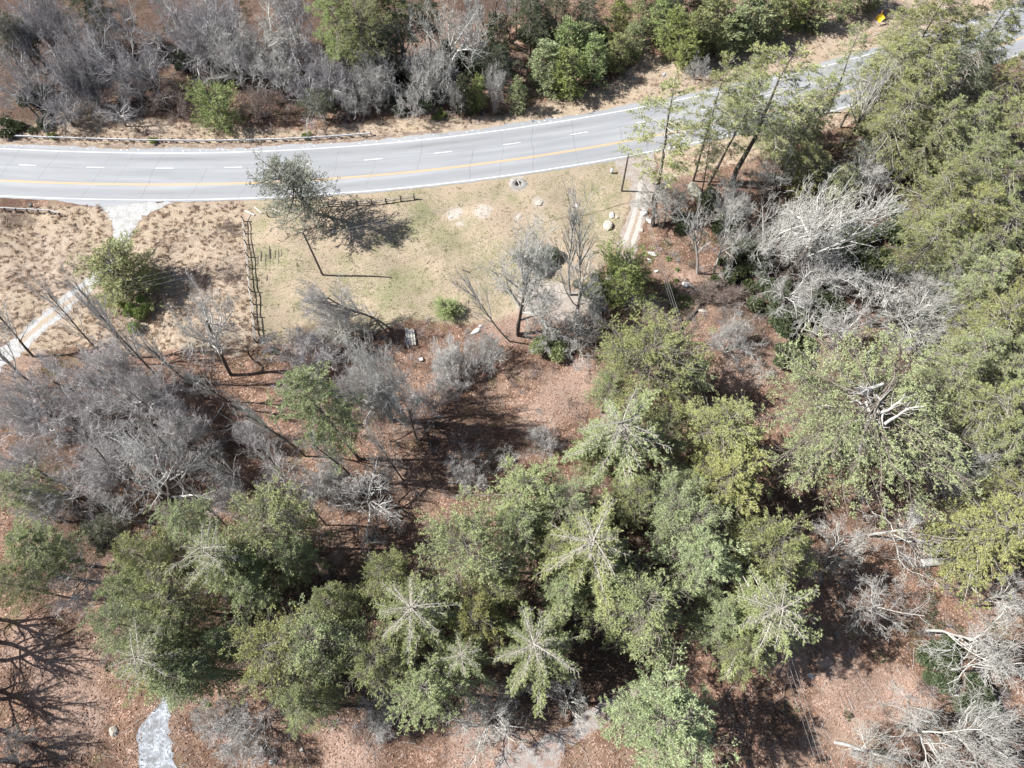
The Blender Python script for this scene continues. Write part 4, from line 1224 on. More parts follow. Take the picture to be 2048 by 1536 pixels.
    tag(root, lab, 'bush' if kind == 'rhodo' else 'tree', GROUPS.get(kind))
    return root
for line in TREES.strip().split('\n'):
    a, where = line.split('|')
    f = a.split()
    plant(f[0], f[1], *[float(x) for x in f[2:8]], where)
# trees just outside the left edge whose shadows fall across the bottom left corner
for (bx, by, k_) in ((-40, 1234, 'thin'), (-45, 1280, 'thin'), (-55, 1320, 'thin'), (-70, 1372, 'thin'), (-60, 1395, 'thin'), (-70, 1450, 'thin'), (-40, 1515, 'thin')):
    B = G(bx, by)
    H, R, tm, cm, cname = PROTO[k_][0]
    root = bpy.data.objects.new(NAMES[k_], None); COL.objects.link(root)
    root.location = (B[0], B[1], H0(B)); root.rotation_euler = (0, 0, bx)
    if k_ == 'thin': root.scale = (1.9, 1.9, 0.95)
    for nm_, me_ in [('trunk', q_) for q_ in tm[0]] + [('branches', tm[1]), (cname, cm)]:
        link(nm_, me_, root)
    tag(root, 'tree standing just beyond the left edge, throwing long shadows over the leaves', 'tree', 'trees beyond the left edge')

# ------------------------------------------------------------------ undergrowth, dead grass, fallen sticks and leaves (nobody could count these)
def in_shape(X):
    road_ = sd(ROADP, X)
    drv = np.maximum.reduce([sd(p_, X) for p_ in (P_DRIVE, P_DIRTB, P_PATHB, P_PATHC)])
    return road_, drv
def scatter(rng, n, boxpx=(-150, -60, 2200, 1600)):
    px = rng.uniform(boxpx[0], boxpx[2], n); py = rng.uniform(boxpx[1], boxpx[3], n)
    X = np.array([G(a_, b_) for a_, b_ in zip(px, py)])
    return px, py, X
# thick patches of brush: photo x, y, radius x, radius y, strength
BR = [(200, 120, 420, 110, 1.0), (700, 190, 380, 60, 0.9), (980, 110, 160, 90, 0.5), (1250, 70, 250, 50, 0.4), (150, 800, 240, 150, 0.3), (130, 1060, 200, 90, 0.35), (420, 900, 120, 120, 0.12),
      (650, 960, 200, 120, 0.22), (850, 720, 130, 80, 0.7), (650, 690, 150, 50, 0.8), (1440, 620, 110, 80, 1.0), (1500, 480, 120, 120, 0.7), (1650, 480, 200, 160, 0.9), (1800, 340, 150, 80, 0.8),
      (1750, 640, 200, 120, 0.7), (1330, 500, 50, 40, 0.7), (1120, 680, 100, 60, 0.8), (1000, 760, 160, 60, 0.35), (1400, 720, 120, 60, 0.4), (730, 1140, 120, 60, 0.4), (760, 1420, 120, 60, 0.7),
      (1050, 1430, 160, 70, 0.5), (1800, 1150, 220, 140, 0.6), (1950, 1380, 150, 120, 0.7), (470, 1460, 110, 60, 0.5), (150, 1250, 160, 60, 0.4), (30, 650, 90, 60, 0.5), (380, 680, 130, 60, 0.5), (850, 930, 200, 100, 0.3)]
rng = np.random.default_rng(900)
px, py, X = scatter(rng, 15000)
den = np.zeros(len(px))
for (a_, b_, rx, ry, k_) in BR:
    den = np.maximum(den, k_ * np.exp(-((px - a_) / rx) ** 2 - ((py - b_) / ry) ** 2))
zz = zones(X); rd, dv = in_shape(X)
ok = (rng.random(len(px)) < den * 0.52) & (zz['tan'] < -0.5) & (zz['field'] < 0.0) & (zz['verge'] < -0.3) & (rd < -1.5) & (dv < -1.2)
def brushes(name, P, mat, seed, nst=34, Lr=(0.7, 2.0), rad=0.014, spread=0.75):
    rg = np.random.default_rng(seed); m_ = MB()
    n_ = len(P); zt_ = th(P)
    Ls = rg.uniform(Lr[0], Lr[1], n_)
    b = np.repeat(np.c_[P, zt_], nst, 0) + rg.normal(0, 0.16, (n_ * nst, 3)) * [1, 1, 0]
    d = rg.normal(0, spread, (n_ * nst, 3)); d[:, 2] = 1.0; d = unit(d)
    L_ = np.repeat(Ls, nst) * rg.uniform(0.6, 1.15, n_ * nst)
    st_ = b + d * (L_ * rg.uniform(0.0, 0.5, len(L_)) * (rg.random(len(L_)) < 0.6))[:, None]      # twigs start part way up
    d2 = unit(d + rg.normal(0, 0.4, d.shape)); d3 = unit(d2 + rg.normal(0, 0.35, d.shape))
    Pp = np.stack([st_, st_ + d2 * (L_ * 0.35)[:, None], st_ + d2 * (L_ * 0.35)[:, None] + d3 * (L_ * 0.35)[:, None]], 1)
    tubes(m_, Pp, np.tile([rad, rad * 0.8, rad * 0.5], (len(Pp), 1)), 3)
    return tag(link(name, m_.mesh(name, mat)), kind='stuff')
PB = X[ok]
brushes('twiggy_undergrowth', PB[::2], MAT['b_brush'], 1)
brushes('grey_undergrowth', PB[1::2], MAT['b_lilac'], 2)
# low dark leafy cover under the trees
px, py, X = scatter(rng, 9000)
BG = [(300, 130, 360, 100, 0.85), (620, 170, 160, 60, 1.0), (800, 150, 160, 90, 1.0), (1100, 70, 160, 60, 0.8), (1450, 60, 260, 50, 0.5), (1560, 540, 200, 170, 1.0), (1800, 420, 160, 120, 0.9), (140, 720, 170, 70, 0.7), (500, 690, 50, 35, 1.0),
      (200, 1080, 200, 60, 0.5), (1970, 600, 200, 300, 0.8), (1950, 1380, 160, 130, 0.7), (1830, 1200, 120, 120, 0.3), (700, 1200, 500, 120, 0.25), (150, 880, 120, 60, 0.4), (1150, 640, 60, 50, 0.6), (1650, 330, 120, 60, 0.8)]
den = np.zeros(len(px))
for (a_, b_, rx, ry, k_) in BG:
    den = np.maximum(den, k_ * np.exp(-((px - a_) / rx) ** 2 - ((py - b_) / ry) ** 2))
zz = zones(X); rd, dv = in_shape(X)
ok = (rng.random(len(px)) < den * 0.5) & (zz['tan'] < -0.5) & (zz['field'] < 0.5) & (zz['verge'] < -0.5) & (rd < -2) & (dv < -1.5)
P_ = X[ok]; n_ = len(P_); m_ = MB()
kk = 46
d = unit(rng.normal(0, 1, (n_ * kk, 3))); d[:, 2] = np.abs(d[:, 2])
sz = np.repeat(rng.uniform(0.5, 1.2, n_), kk)
C = np.repeat(np.c_[P_, th(P_)], kk, 0) + d * (sz * rng.uniform(0.5, 1, len(sz)))[:, None]
blades(m_, rng, C, d + [0, 0, 0.3], 2, 0.26, 0.11, 0.8)
tag(link('leafy_undergrowth', m_.mesh('leafy_undergrowth', MAT['f_dark'])), kind='stuff')
# dry grass: clumped tall stems and the short tufts of the mown field
def strawmat(name, c1, c2, c3):
    m, t, n, p = newmat(name)
    geo = nd(t, 'ShaderNodeNewGeometry'); tc = nd(t, 'ShaderNodeTexCoord')
    c = mixc(t, geo.outputs['Random Per Island'], c1, c2)
    c = mixc(t, ramp(t, noise(t, tc.outputs['Object'], 0.25, 3), [(0.45, 0.0), (0.65, 0.7)]), c, c3)
    t.links.new(c, p.inputs['Base Color']); p.inputs['Roughness'].default_value = 0.8
    return m
MAT['straw_tall'] = strawmat('dry_tall_grass', (0.36, 0.26, 0.19), (0.66, 0.53, 0.42), (0.52, 0.40, 0.30))
MAT['straw_short'] = strawmat('dry_lawn_grass', (0.30, 0.255, 0.16), (0.58, 0.50, 0.36), (0.33, 0.33, 0.17))
px, py, X = scatter(rng, 60000, (-150, -40, 2150, 760))
zz = zones(X); rd, dv = in_shape(X)
tallk = (np.maximum(zz['tan'], zz['verge'] * 0.7) > rng.uniform(-0.6, 0.3, len(px))) & (rd < -0.4) & (dv < -0.1)
P_ = X[tallk]; n_ = len(P_)
m_ = MB(); dirn = rng.normal(0, 1, (n_, 3)); dirn[:, 2] = 0.7
blades(m_, rng, np.c_[P_, th(P_) - 0.02], unit(dirn), 4, 0.46, 0.050, 0.42)
kt_ = rng.random(n_) < 0.34                                # tussocks: many stems bent one way
T_ = P_[kt_]; fl_ = dirn[kt_]; fl_[:, 2] = rng.uniform(0.5, 1.1, len(T_)); fl_ = unit(fl_)
Tb = np.repeat(T_, 14, 0) + rng.normal(0, 0.12, (len(T_) * 14, 2))
blades(m_, rng, np.c_[Tb, th(Tb) - 0.02], np.repeat(fl_, 14, 0), 1, 0.85, 0.06, 0.22)
tag(link('tall_dry_grass', m_.mesh('tall_dry_grass', MAT['straw_tall'])), kind='stuff')
shortk = (zz['field'] > rng.uniform(-0.6, 0.2, len(px))) & (zz['tan'] < 0.2) & (rd < -0.3) & (dv < -0.1)
P_ = X[shortk]; n_ = len(P_)
m_ = MB(); dirn = rng.normal(0, 1, (n_, 3)); dirn[:, 2] = 1.0
blades(m_, rng, np.c_[P_, th(P_) - 0.02], unit(dirn), 5, 0.26, 0.055, 0.7)
tag(link('lawn_grass', m_.mesh('lawn_grass', MAT['straw_short'])), kind='stuff')
P_ = X[(zz['field'] > 0.2) & (zz['tan'] < 0.0) & (rd < -0.6) & (dv < -0.3)]
wv = np.sin(P_[:, 0] * 0.9 + 2 * np.sin(P_[:, 1] * 0.45)) * np.sin(P_[:, 1] * 0.8 + 1.7 * np.sin(P_[:, 0] * 0.33)) + rng.normal(0, 0.45, len(P_))
P_ = P_[wv > 1.0]; Tb = np.repeat(P_, 9, 0) + rng.normal(0, 0.14, (len(P_) * 9, 2)); m_ = MB()
dirn = rng.normal(0, 1, (len(Tb), 3)); dirn[:, 2] = 0.9
blades(m_, rng, np.c_[Tb, th(Tb)], unit(dirn), 1, 0.22, 0.08, 0.5)
MAT['weed'] = strawmat('lawn_weeds', (0.16, 0.17, 0.075), (0.36, 0.35, 0.19), (0.40, 0.35, 0.22))
tag(link('lawn_weeds', m_.mesh('lawn_weeds', MAT['weed'])), kind='stuff')
# fallen leaves lying loose and curled
px, py, X = scatter(rng, 110000)
zz = zones(X); rd, dv = in_shape(X)
lk = (np.maximum(np.maximum(zz['tan'], zz['field']), zz['verge']) < rng.uniform(-1.5, 0.6, len(px))) & (rd < -0.5) & (dv < 0.3)
P_ = X[lk]; m_ = MB(); dirn = rng.normal(0, 1, (len(P_), 3)); dirn[:, 2] *= 0.25
blades(m_, rng, np.c_[P_, th(P_) + 0.05], unit(dirn), 1, 0.24, 0.17, 0.3)
MAT['leaf'] = strawmat('fallen_leaves', (0.17, 0.088, 0.058), (0.52, 0.33, 0.24), (0.40, 0.25, 0.18))
tag(link('fallen_leaves', m_.mesh('fallen_leaves', MAT['leaf'])), kind='stuff')
px, py, X = scatter(rng, 5200)
zz = zones(X); rd, dv = in_shape(X)
lk = (np.maximum(np.maximum(zz['tan'], zz['field']), zz['verge']) < -0.4) & (rd < -1) & (dv < -0.3)
P_ = X[lk]; n_ = len(P_); a_ = rng.uniform(0, 6.28, n_); L_ = rng.gamma(2.0, 0.5, n_) + 0.3
d = np.stack([np.cos(a_), np.sin(a_), rng.uniform(-0.02, 0.12, n_)], 1)
p0 = np.c_[P_, th(P_) + 0.07]; p1 = p0 + d * (L_ * 0.5)[:, None] + rng.normal(0, 0.06, (n_, 3)) * L_[:, None]; p2 = p0 + d * L_[:, None]
p1[:, 2] = np.maximum(p1[:, 2], p0[:, 2]); r_ = rng.uniform(0.012, 0.03, n_)
m_ = MB(); tubes(m_, np.stack([p0, p1, p2], 1), np.stack([r_, r_ * 0.8, r_ * 0.4], 1), 4)
tag(link('fallen_sticks', m_.mesh('fallen_sticks', MAT['b_grey'])), kind='stuff')
px, py, X = scatter(rng, 60000)
dmin = np.maximum.reduce([sd(p_, X) for p_ in (P_DRIVE, P_PATHB)])
lk = (dmin > -0.9) & (dmin < 0.35) & (rng.random(len(px)) < 0.75)
P_ = X[lk]; P_ = np.repeat(P_, 6, 0) + rng.normal(0, 0.35, (len(P_) * 6, 2)); m_ = MB(); dirn = rng.normal(0, 1, (len(P_), 3)); dirn[:, 2] *= 0.2
blades(m_, rng, np.c_[P_, th(P_) + 0.035], unit(dirn), 1, 0.10, 0.10, 0.3)
tag(link('loose_gravel', m_.mesh('loose_gravel', MAT['gravel'])), kind='stuff')
# small green ground plants by the dirt driveway's end
rng = np.random.default_rng(4)
cs = [(1332, 571, 6), (1347, 583, 6), (1350, 600, 7), (1363, 596, 5), (1378, 598, 7), (1372, 610, 6), (1362, 614, 5), (1340, 570, 4), (1354, 540, 4), (1411, 580, 5), (1351, 562, 4), (1385, 605, 5), (1340, 612, 5), (1336, 520, 5)]
m_ = MB()
for (a_, b_, r_) in cs:
    q = G(a_, b_); rr = r_ / pxpm(a_, b_)
    off = rng.normal(0, rr * 0.55, (60, 2))
    blades(m_, rng, np.c_[q + off, th(q + off) + rng.uniform(0.05, 0.3, 60)], np.tile([0, 0, 0.6], (60, 1)), 3, 0.20, 0.10, 0.9)
MAT['plant'] = foliage('bright_ground_plants', (0.10, 0.17, 0.03), (0.18, 0.26, 0.05), (0.25, 0.34, 0.08))
tag(link('green_ground_plants', m_.mesh('green_ground_plants', MAT['plant'])), kind='stuff')

# ------------------------------------------------------------------ guardrails
MAT['galv'] = plain('galvanised_steel', (0.62, 0.64, 0.66), 0.5, 0.12, 1.5)
MAT['post'] = plain('weathered_post', (0.16, 0.13, 0.11), 0.9, 0.3, 3.0)
def lathe_path(P, step):
    s = np.concatenate([[0], np.cumsum(np.linalg.norm(np.diff(P, axis=0), axis=1))])
    u = np.arange(0, s[-1], step)
    q = np.stack([np.interp(u, s, P[:, 0]), np.interp(u, s, P[:, 1])], 1)
    return q, unit(np.gradient(q, axis=0))
def guardrail(pts, side, label, turn=None):
    P = GA(pts); q, tg_ = lathe_path(P, 1.905)
    nn = np.stack([-tg_[:, 1], tg_[:, 0]], 1) * side      # towards the traffic
    root = empty('guardrail', (q[0][0], q[0][1], 0.0))
    tag(root, label, 'guardrail', 'steel guardrails beside the road')
    inv = np.array([q[0][0], q[0][1], 0.0])
    prof = [(0.02, 0.78), (0.09, 0.74), (0.09, 0.70), (0.03, 0.64), (0.03, 0.60), (0.09, 0.55), (0.09, 0.50), (0.02, 0.47), (0.0, 0.47), (0.0, 0.78)]
    m_ = MB(); k_ = len(q); v = []
    for (o_, z_) in prof:
        v.append(np.c_[q + nn * (o_ + 0.14), np.full(k_, z_)])
    v = np.concatenate(v) - inv; i = np.arange(k_ - 1); qs = []
    for j in range(len(prof)):
        j2 = (j + 1) % len(prof)
        qs.append(np.stack([j * k_ + i, j * k_ + i + 1, j2 * k_ + i + 1, j2 * k_ + i], 1))
    m_.add(v, q=np.concatenate(qs)); link('rail', m_.mesh('rail', MAT['galv']), root)
    pm = MB(); pm.box((0, 0, 0.38), (0.15, 0.20, 0.84)); pme = pm.mesh('post', MAT['post'])
    bm2 = MB(); bm2.box((0, 0, 0.625), (0.12, 0.12, 0.34)); bme = bm2.mesh('spacer_block', MAT['post'])
    for j in range(k_):
        a_ = math.atan2(tg_[j][1], tg_[j][0])
        po = link('post', pme, root); po.location = (q[j][0] - inv[0] - nn[j][0] * 0.09, q[j][1] - inv[1] - nn[j][1] * 0.09, 0); po.rotation_euler = (0, 0, a_)
        so = link('spacer_block', bme, root); so.location = (q[j][0] - inv[0] + nn[j][0] * 0.078, q[j][1] - inv[1] + nn[j][1] * 0.078, 0); so.rotation_euler = (0, 0, a_)
    return root
guardrail([(-160, 262), (-60, 269), (0, 274), (97, 278), (195, 281), (300, 284), (400, 285), (460, 284.5), (560, 282), (640, 278), (700, 274), (752, 270)], -1, 'long steel guardrail along the far side of the road')
guardrail([(-120, 415), (-60, 419), (0, 422), (60, 425), (112, 428), (124, 433), (130, 437)], 1, 'short steel guardrail ending just left of the white gravel drive')

# ------------------------------------------------------------------ split rail fences
MAT['rail_wood'] = plain('silvered_fence_wood', (0.42, 0.39, 0.35), 0.9, 0.3, 2.0)
MAT['rail_pale'] = plain('bleached_split_rail', (0.68, 0.65, 0.60), 0.9, 0.2, 2.0)
MAT['post_dark'] = plain('dark_fence_post', (0.14, 0.115, 0.095), 0.9, 0.3, 3.0)
def rail_tube(p0, p1, r, seed):
    rg = np.random.default_rng(seed); k_ = 6
    P = np.array([np.array(p0) + (np.array(p1) - np.array(p0)) * s_ for s_ in np.linspace(0, 1, k_)]) + rg.normal(0, 0.025, (k_, 3))
    m_ = MB(); tubes(m_, P[None], (r * rg.uniform(0.85, 1.15, k_))[None], 6)
    for e_, c_ in ((0, P[0]), (1, P[-1])):       # close both ends
        pass
    return m_
def fence(pts, label, posts_tall=1.35, seedb=0, dense=None):
    root = empty('rail_fence', (pts[0][0], pts[0][1], 0)); tag(root, label, 'fence', 'split rail fences')
    o0 = np.array([pts[0][0], pts[0][1], 0])
    rg = random.Random(seedb)
    for j, q in enumerate(pts):
        m_ = MB()
        lx, ly = rg.uniform(-0.05, 0.05), rg.uniform(-0.05, 0.05)
        P = np.array([[0, 0, -0.1], [lx * 0.5, ly * 0.5, posts_tall / 2], [lx, ly, posts_tall]])
        tubes(m_, P[None], np.array([[0.12, 0.11, 0.10]]), 7)
        m_.add([(lx - 0.05, ly - 0.05, posts_tall), (lx + 0.05, ly - 0.05, posts_tall), (lx + 0.05, ly + 0.05, posts_tall), (lx - 0.05, ly + 0.05, posts_tall)], q=[(0, 1, 2, 3)])
        po = link('post', m_.mesh('post', MAT['post_dark']), root); po.location = (q[0] - o0[0], q[1] - o0[1], H0(q))
        if j + 1 < len(pts):
            r2 = pts[j + 1]
            for z_ in (0.45, 0.95):
                a = np.array([q[0], q[1], H0(q) + z_ + rg.uniform(-0.06, 0.06)]) - o0; b = np.array([r2[0], r2[1], H0(r2) + z_ + rg.uniform(-0.06, 0.06)]) - o0
                link('rail', rail_tube(a, b, 0.075, seedb * 100 + j * 2 + int(z_ > 0.5)).mesh('rail', MAT['rail_wood']), root)
    return root
fence(GA([(487, 441), (489, 464), (492, 487), (495, 512), (498, 536), (501, 559.5), (503, 584), (507.5, 610), (510, 636), (512, 661), (515, 687)]), 'split rail fence running down the left side of the lawn', 1.3, 1)
fence(GA([(640, 416), (658, 414), (686, 413), (715, 411), (745, 409), (773, 406), (802, 402), (829, 398)]), 'split rail fence beside the road in the cedar shadow', 1.25, 2)
def lying(name, p0, p1, r, mat, label, cat, z=None, group=None, n=8, seed=0, taper=0.9):
    a, b = G(*p0), G(*p1); L_ = np.linalg.norm(b - a)
    o0 = np.array([a[0], a[1], H0(a) + r * 0.8]); bz = H0(b) + r * 0.8
    rg = np.random.default_rng(seed); k_ = 7
    P = np.array([[0, 0, 0.0]]) + (np.array([b[0], b[1], bz]) - o0) * np.linspace(0, 1, k_)[:, None]
    P[1:-1] += rg.normal(0, 0.02 * L_ ** 0.5, (k_ - 2, 3)) * [1, 1, 0.3]
    rr_ = r * np.linspace(1, taper, k_)
    m_ = MB(); tubes(m_, P[None], rr_[None], n)
    for e_ in (0, -1):
        tgv = unit(P[1] - P[0]) if e_ == 0 else unit(P[-1] - P[-2])
        u_ = unit(np.cross(tgv, [0, 0, 1.0])); v_ = np.cross(tgv, u_)
        an = np.arange(n) * 2 * np.pi / n
        ring = P[e_] + (u_[None] * np.cos(an)[:, None] + v_[None] * np.sin(an)[:, None]) * rr_[e_]
        m_.add(np.concatenate([[P[e_]], ring]), t=[(0, i_ + 1, (i_ + 1) % n + 1) for i_ in range(n)])
    o = link(name, m_.mesh(name, mat)); o.location = o0
    return tag(o, label, cat, group)
lying('fence_rail', (490, 422), (509, 430), 0.13, MAT['rail_pale'], 'pale thick rail lying by the top corner of the fence', 'rail', None, 'loose rails by the fence corner', seed=1)
lying('fence_rail', (510, 415), (525, 427), 0.10, MAT['rail_pale'], 'pale rail lying between fence corner and small upright post', 'rail', None, 'loose rails by the fence corner', seed=2)
lying('fence_rail', (541, 416), (566, 426), 0.08, MAT['rail_pale'], 'pale thin rail lying beside the left foot of the cedar', 'rail', None, 'loose rails by the fence corner', seed=3)
lying('fence_rail', (494, 440), (502, 427), 0.06, MAT['rail_wood'], 'grey rail leaning from fence corner to the pale thick rail', 'rail', None, 'loose rails by the fence corner', seed=4)
q = G(537, 434); m_ = MB(); tubes(m_, np.array([[[0, 0, 0], [0, 0.02, 0.7], [0, 0.05, 1.3]]]), np.array([[0.1, 0.1, 0.09]]), 7)
o = link('fence_post', m_.mesh('fence_post', MAT['post_dark'])); o.location = (q[0], q[1], H0(q)); tag(o, 'short upright dark post between the loose rails by the cedar', 'post')
# furrows of the small garden bed
for k_, (a_, b0, b1) in enumerate(((521, 500, 522), (530, 505, 545), (538, 490, 518), (540, 518, 538), (550, 500, 517), (557, 498, 536), (534, 550, 562), (514, 508, 542), (563, 500, 514))):
    P0, P1 = G(a_, b0), G(a_ + (k_ % 3) - 1, b1)
    m_ = MB(); L_ = np.linalg.norm(P1 - P0); an = math.atan2(P1[1] - P0[1], P1[0] - P0[0]); rg = np.random.default_rng(k_)
    xs_ = np.linspace(0, L_, 14); ww = 0.10 + 0.05 * rg.normal(0, 1, 14); ww[[0, -1]] = 0.02; ww = np.abs(ww)
    v = np.concatenate([np.c_[xs_, ww, np.zeros(14)], np.c_[xs_, np.zeros(14), 0.10 * np.clip(ww / 0.1, 0, 1)], np.c_[xs_, -ww, np.zeros(14)]])
    i = np.arange(13); m_.add(v, q=np.concatenate([np.stack([i, i + 1, i + 15, i + 14], 1), np.stack([i + 14, i + 15, i + 29, i + 28], 1)]))
    o = link('garden_furrow', m_.mesh('garden_furrow', MAT['post_dark'])); o.location = (P0[0], P0[1], H0(P0) + 0.02); o.rotation_euler = (0, 0, an)
    tag(o, 'thin dark earth furrow in the little garden bed right of the rail fence', 'furrow', 'dark furrows of the garden bed')

# ------------------------------------------------------------------ utility poles and wires
MAT['pole'] = bark('creosoted_pole', (0.085, 0.07, 0.06), (0.16, 0.14, 0.12), 2.0)
MAT['wire'] = plain('aluminium_wire', (0.30, 0.30, 0.30), 0.5, 0.1)
MAT['dark_iron'] = plain('dark_iron', (0.06, 0.06, 0.065), 0.6, 0.2)
def pole(bpx, h, label, arm=None):
    b = G(*bpx); root = empty('utility_pole', (b[0], b[1], H0(b))); tag(root, label, 'pole', 'utility poles')
    m_ = MB(); tubes(m_, np.array([[[0, 0, -0.2], [0, 0, h * 0.5], [0, 0, h]]]), np.array([[0.17, 0.145, 0.115]]), 12)
    an = np.arange(12) * np.pi / 6; m_.add(np.concatenate([[[0, 0, h]], np.c_[0.115 * np.cos(an), 0.115 * np.sin(an), np.full(12, h)]]), t=[(0, i_ + 1, (i_ + 1) % 12 + 1) for i_ in range(12)])
    link('shaft', m_.mesh('shaft', MAT['pole'], smooth=True), root)
    for dz in (0.12, 0.9):
        m_ = MB(); tubes(m_, np.array([[[0.1, 0, h - dz], [0.26, 0, h - dz + 0.02]]]), np.array([[0.05, 0.07]]), 8); link('insulator', m_.mesh('insulator', MAT['galv']), root)
    return np.array([b[0], b[1], h])
pA = pole((645, 549), 10.6, 'dark leaning-looking utility pole standing on the lawn')
pB = pole((1243, 382), 8.4, 'dark utility pole at the left edge of the dirt driveway')
def wire(a, b, sag, label, r=0.018, seg=30):
    t_ = np.linspace(0, 1, seg); P = a + (b - a) * t_[:, None]; P[:, 2] -= sag * 4 * t_ * (1 - t_)
    m_ = MB(); tubes(m_, (P - a)[None], np.full((1, seg), r), 4)
    o = link('power_wire', m_.mesh('power_wire', MAT['wire'])); o.location = a
    tag(o, label, 'wire', 'overhead wires')
def P3(px_, py_, z): g_ = G(px_, py_, z); return np.array([g_[0], g_[1], z])
eR = G(1700, 1700, 8.5)
for k_, nm_ in enumerate(('leftmost', 'middle', 'rightmost')):
    b = np.array([eR[0] + (k_ - 1) * 0.55, eR[1], 8.5])
    wire(pB + [0.1 * (k_ - 1), 0, -0.2 - 0.35 * (2 - k_)], b, 0.9, nm_ + ' of the wires crossing the dark shade at the bottom right', 0.016 if k_ else 0.010)
eL = G(-120, 640, 8.0)
for k_, nm_ in enumerate(('upper', 'middle', 'lower')):
    wire(pB + [0, 0, -0.15 - 0.45 * k_], np.array([eL[0], eL[1] - 1.2 * k_, 8.0]), 1.5, nm_ + ' of the wires passing over the cedar shadow', 0.014)
wire(pA + [0, 0, -0.1], P3(-100, 432, 8.0), 1.2, 'wire from the lawn pole over the white gravel drive', 0.014)
wire(pA + [0, 0, -0.9], pB + [0, 0, -1.6], 1.6, 'wire strung between the two utility poles', 0.014)

# ------------------------------------------------------------------ signs and roadside pieces
MAT['sign_face'] = plain('fluorescent_sign_sheet', (0.90, 0.60, 0.015), 0.5, 0.05)
MAT['sign_edge'] = plain('orange_sign_edge', (0.85, 0.30, 0.06), 0.5, 0.05)
MAT['sign_text'] = plain('faded_sign_text', (0.55, 0.42, 0.03), 0.6, 0.05)
b = G(1755, 47); root = empty('roadwork_sign', (b[0], b[1], H0(b)), math.radians(-8)); tag(root, 'yellow diamond road sign on the dry grass verge at the top right', 'sign')
T_ = Matrix.Rotation(math.radians(-30), 3, 'X')
def onface(x, z, y): return tuple(T_ @ Vector((x, y, z)) + Vector((0, 0, 1.45)))
def plate(pts, y, th_, mat, nm):
    m_ = MB(); n_ = len(pts)
    v = [onface(x, z, y) for x, z in pts] + [onface(x, z, y + th_) for x, z in pts]
    m_.add(v, q=[(i_, (i_ + 1) % n_, (i_ + 1) % n_ + n_, i_ + n_) for i_ in range(n_)], t=[(0, i_, i_ + 1) for i_ in range(1, n_ - 1)] + [(n_, n_ + i_ + 1, n_ + i_) for i_ in range(1, n_ - 1)])
    return link(nm, m_.mesh(nm, MAT[mat]), root)
d_ = 0.88
plate([(0, -d_), (d_, 0), (0, d_), (-d_, 0)], 0.0, 0.02, 'sign_edge', 'panel')
d_ = 0.83
plate([(0, -d_), (d_, 0), (0, d_), (-d_, 0)], -0.006, 0.004, 'sign_face', 'sheeting')
m_ = MB()
for z_, w_ in ((0.27, 0.42), (0.0, 0.62), (-0.27, 0.56)):       # three lines of lettering too small to read
    x_ = -w_ / 2; rg = random.Random(int(z_ * 100))
    while x_ < w_ / 2 - 0.05:
        lw = rg.uniform(0.06, 0.10); c_ = onface(x_ + lw / 2, z_, -0.009)
        m_.box(c_, (lw, 0.004, 0.17), 0, 0, T_); x_ += lw + 0.03
link('lettering', m_.mesh('lettering', MAT['sign_text']), root)
for sx_ in (-1, 1):
    m_ = MB(); tubes(m_, np.array([[[0, 0.04, 0.75], [sx_ * 0.5, 0.1 - 0.5, 0.03]]]), np.array([[0.02, 0.02]]), 6); link('leg', m_.mesh('leg', MAT['galv']), root)
    m_ = MB(); tubes(m_, np.array([[[0, 0.04, 0.75], [sx_ * 0.5, 0.6, 0.03]]]), np.array([[0.02, 0.02]]), 6); link('leg', m_.mesh('leg', MAT['galv']), root)
    m_ = MB(); m_.box((sx_ * 0.13, 0.55, 2.42), (0.15, 0.01, 0.15), 0, 0, Matrix.Rotation(sx_ * 0.5, 3, 'Y')); link('flag', m_.mesh('flag', MAT['sign_edge']), root)
m_ = MB(); tubes(m_, np.array([[[0, 0.04, 0.72], [0, 0.53, 2.36]]]), np.array([[0.02, 0.02]]), 6); link('mast', m_.mesh('mast', MAT['galv']), root)
# small sign seen from behind, left guardrail
b = G(66, 415); root = empty('small_road_sign', (b[0], b[1], 0)); tag(root, 'small square sign seen from its dark back above the short guardrail', 'sign')
m_ = MB(); m_.box((0, -0.02, 0.55), (0.66, 0.02, 0.66), 0, 0, Matrix.Rotation(math.radians(-50), 3, 'X')); link('panel', m_.mesh('panel', MAT['dark_iron']), root)
m_ = MB(); m_.box((0, 0.03, 0.2), (0.06, 0.06, 0.5)); link('post', m_.mesh('post', MAT['galv']), root)
for (bp, h_, mt, lb) in (((1297, 198), 1.2, 'white_paint', 'white marker post at the road verge left of the yellow overhanging crown'), ((1097, 235), 0.7, 'dark_iron', 'short black marker post at the verge below the bright row')):
    b = G(*bp); root = empty('marker_post', (b[0], b[1], 0)); tag(root, lb, 'post')
    m_ = MB(); m_.box((0, 0, h_ / 2), (0.10, 0.03, h_)); link('blade', m_.mesh('blade', MAT[mt]), root)
    m_ = MB(); m_.box((0, -0.019, h_ - 0.12), (0.08, 0.006, 0.14)); link('reflector', m_.mesh('reflector', MAT['galv']), root)
b = G(1325, 168); root = empty('empty_sign_frame', (b[0], b[1], 0)); tag(root, 'thin pale grey frame on two legs on the verge above the road', 'sign')
for sx_ in (-0.35, 0.35):
    m_ = MB(); m_.box((sx_, 0, 1.2), (0.05, 0.05, 2.4)); link('leg', m_.mesh('leg', MAT['galv']), root)
m_ = MB(); m_.box((0, -0.04, 2.0), (0.55, 0.02, 0.75)); link('panel', m_.mesh('panel', MAT['galv']), root)
b = G(1223, 346); root = empty('utility_pedestal', (b[0], b[1], H0(b))); tag(root, 'small grey metal box on the grass by the driveway mouth', 'box')
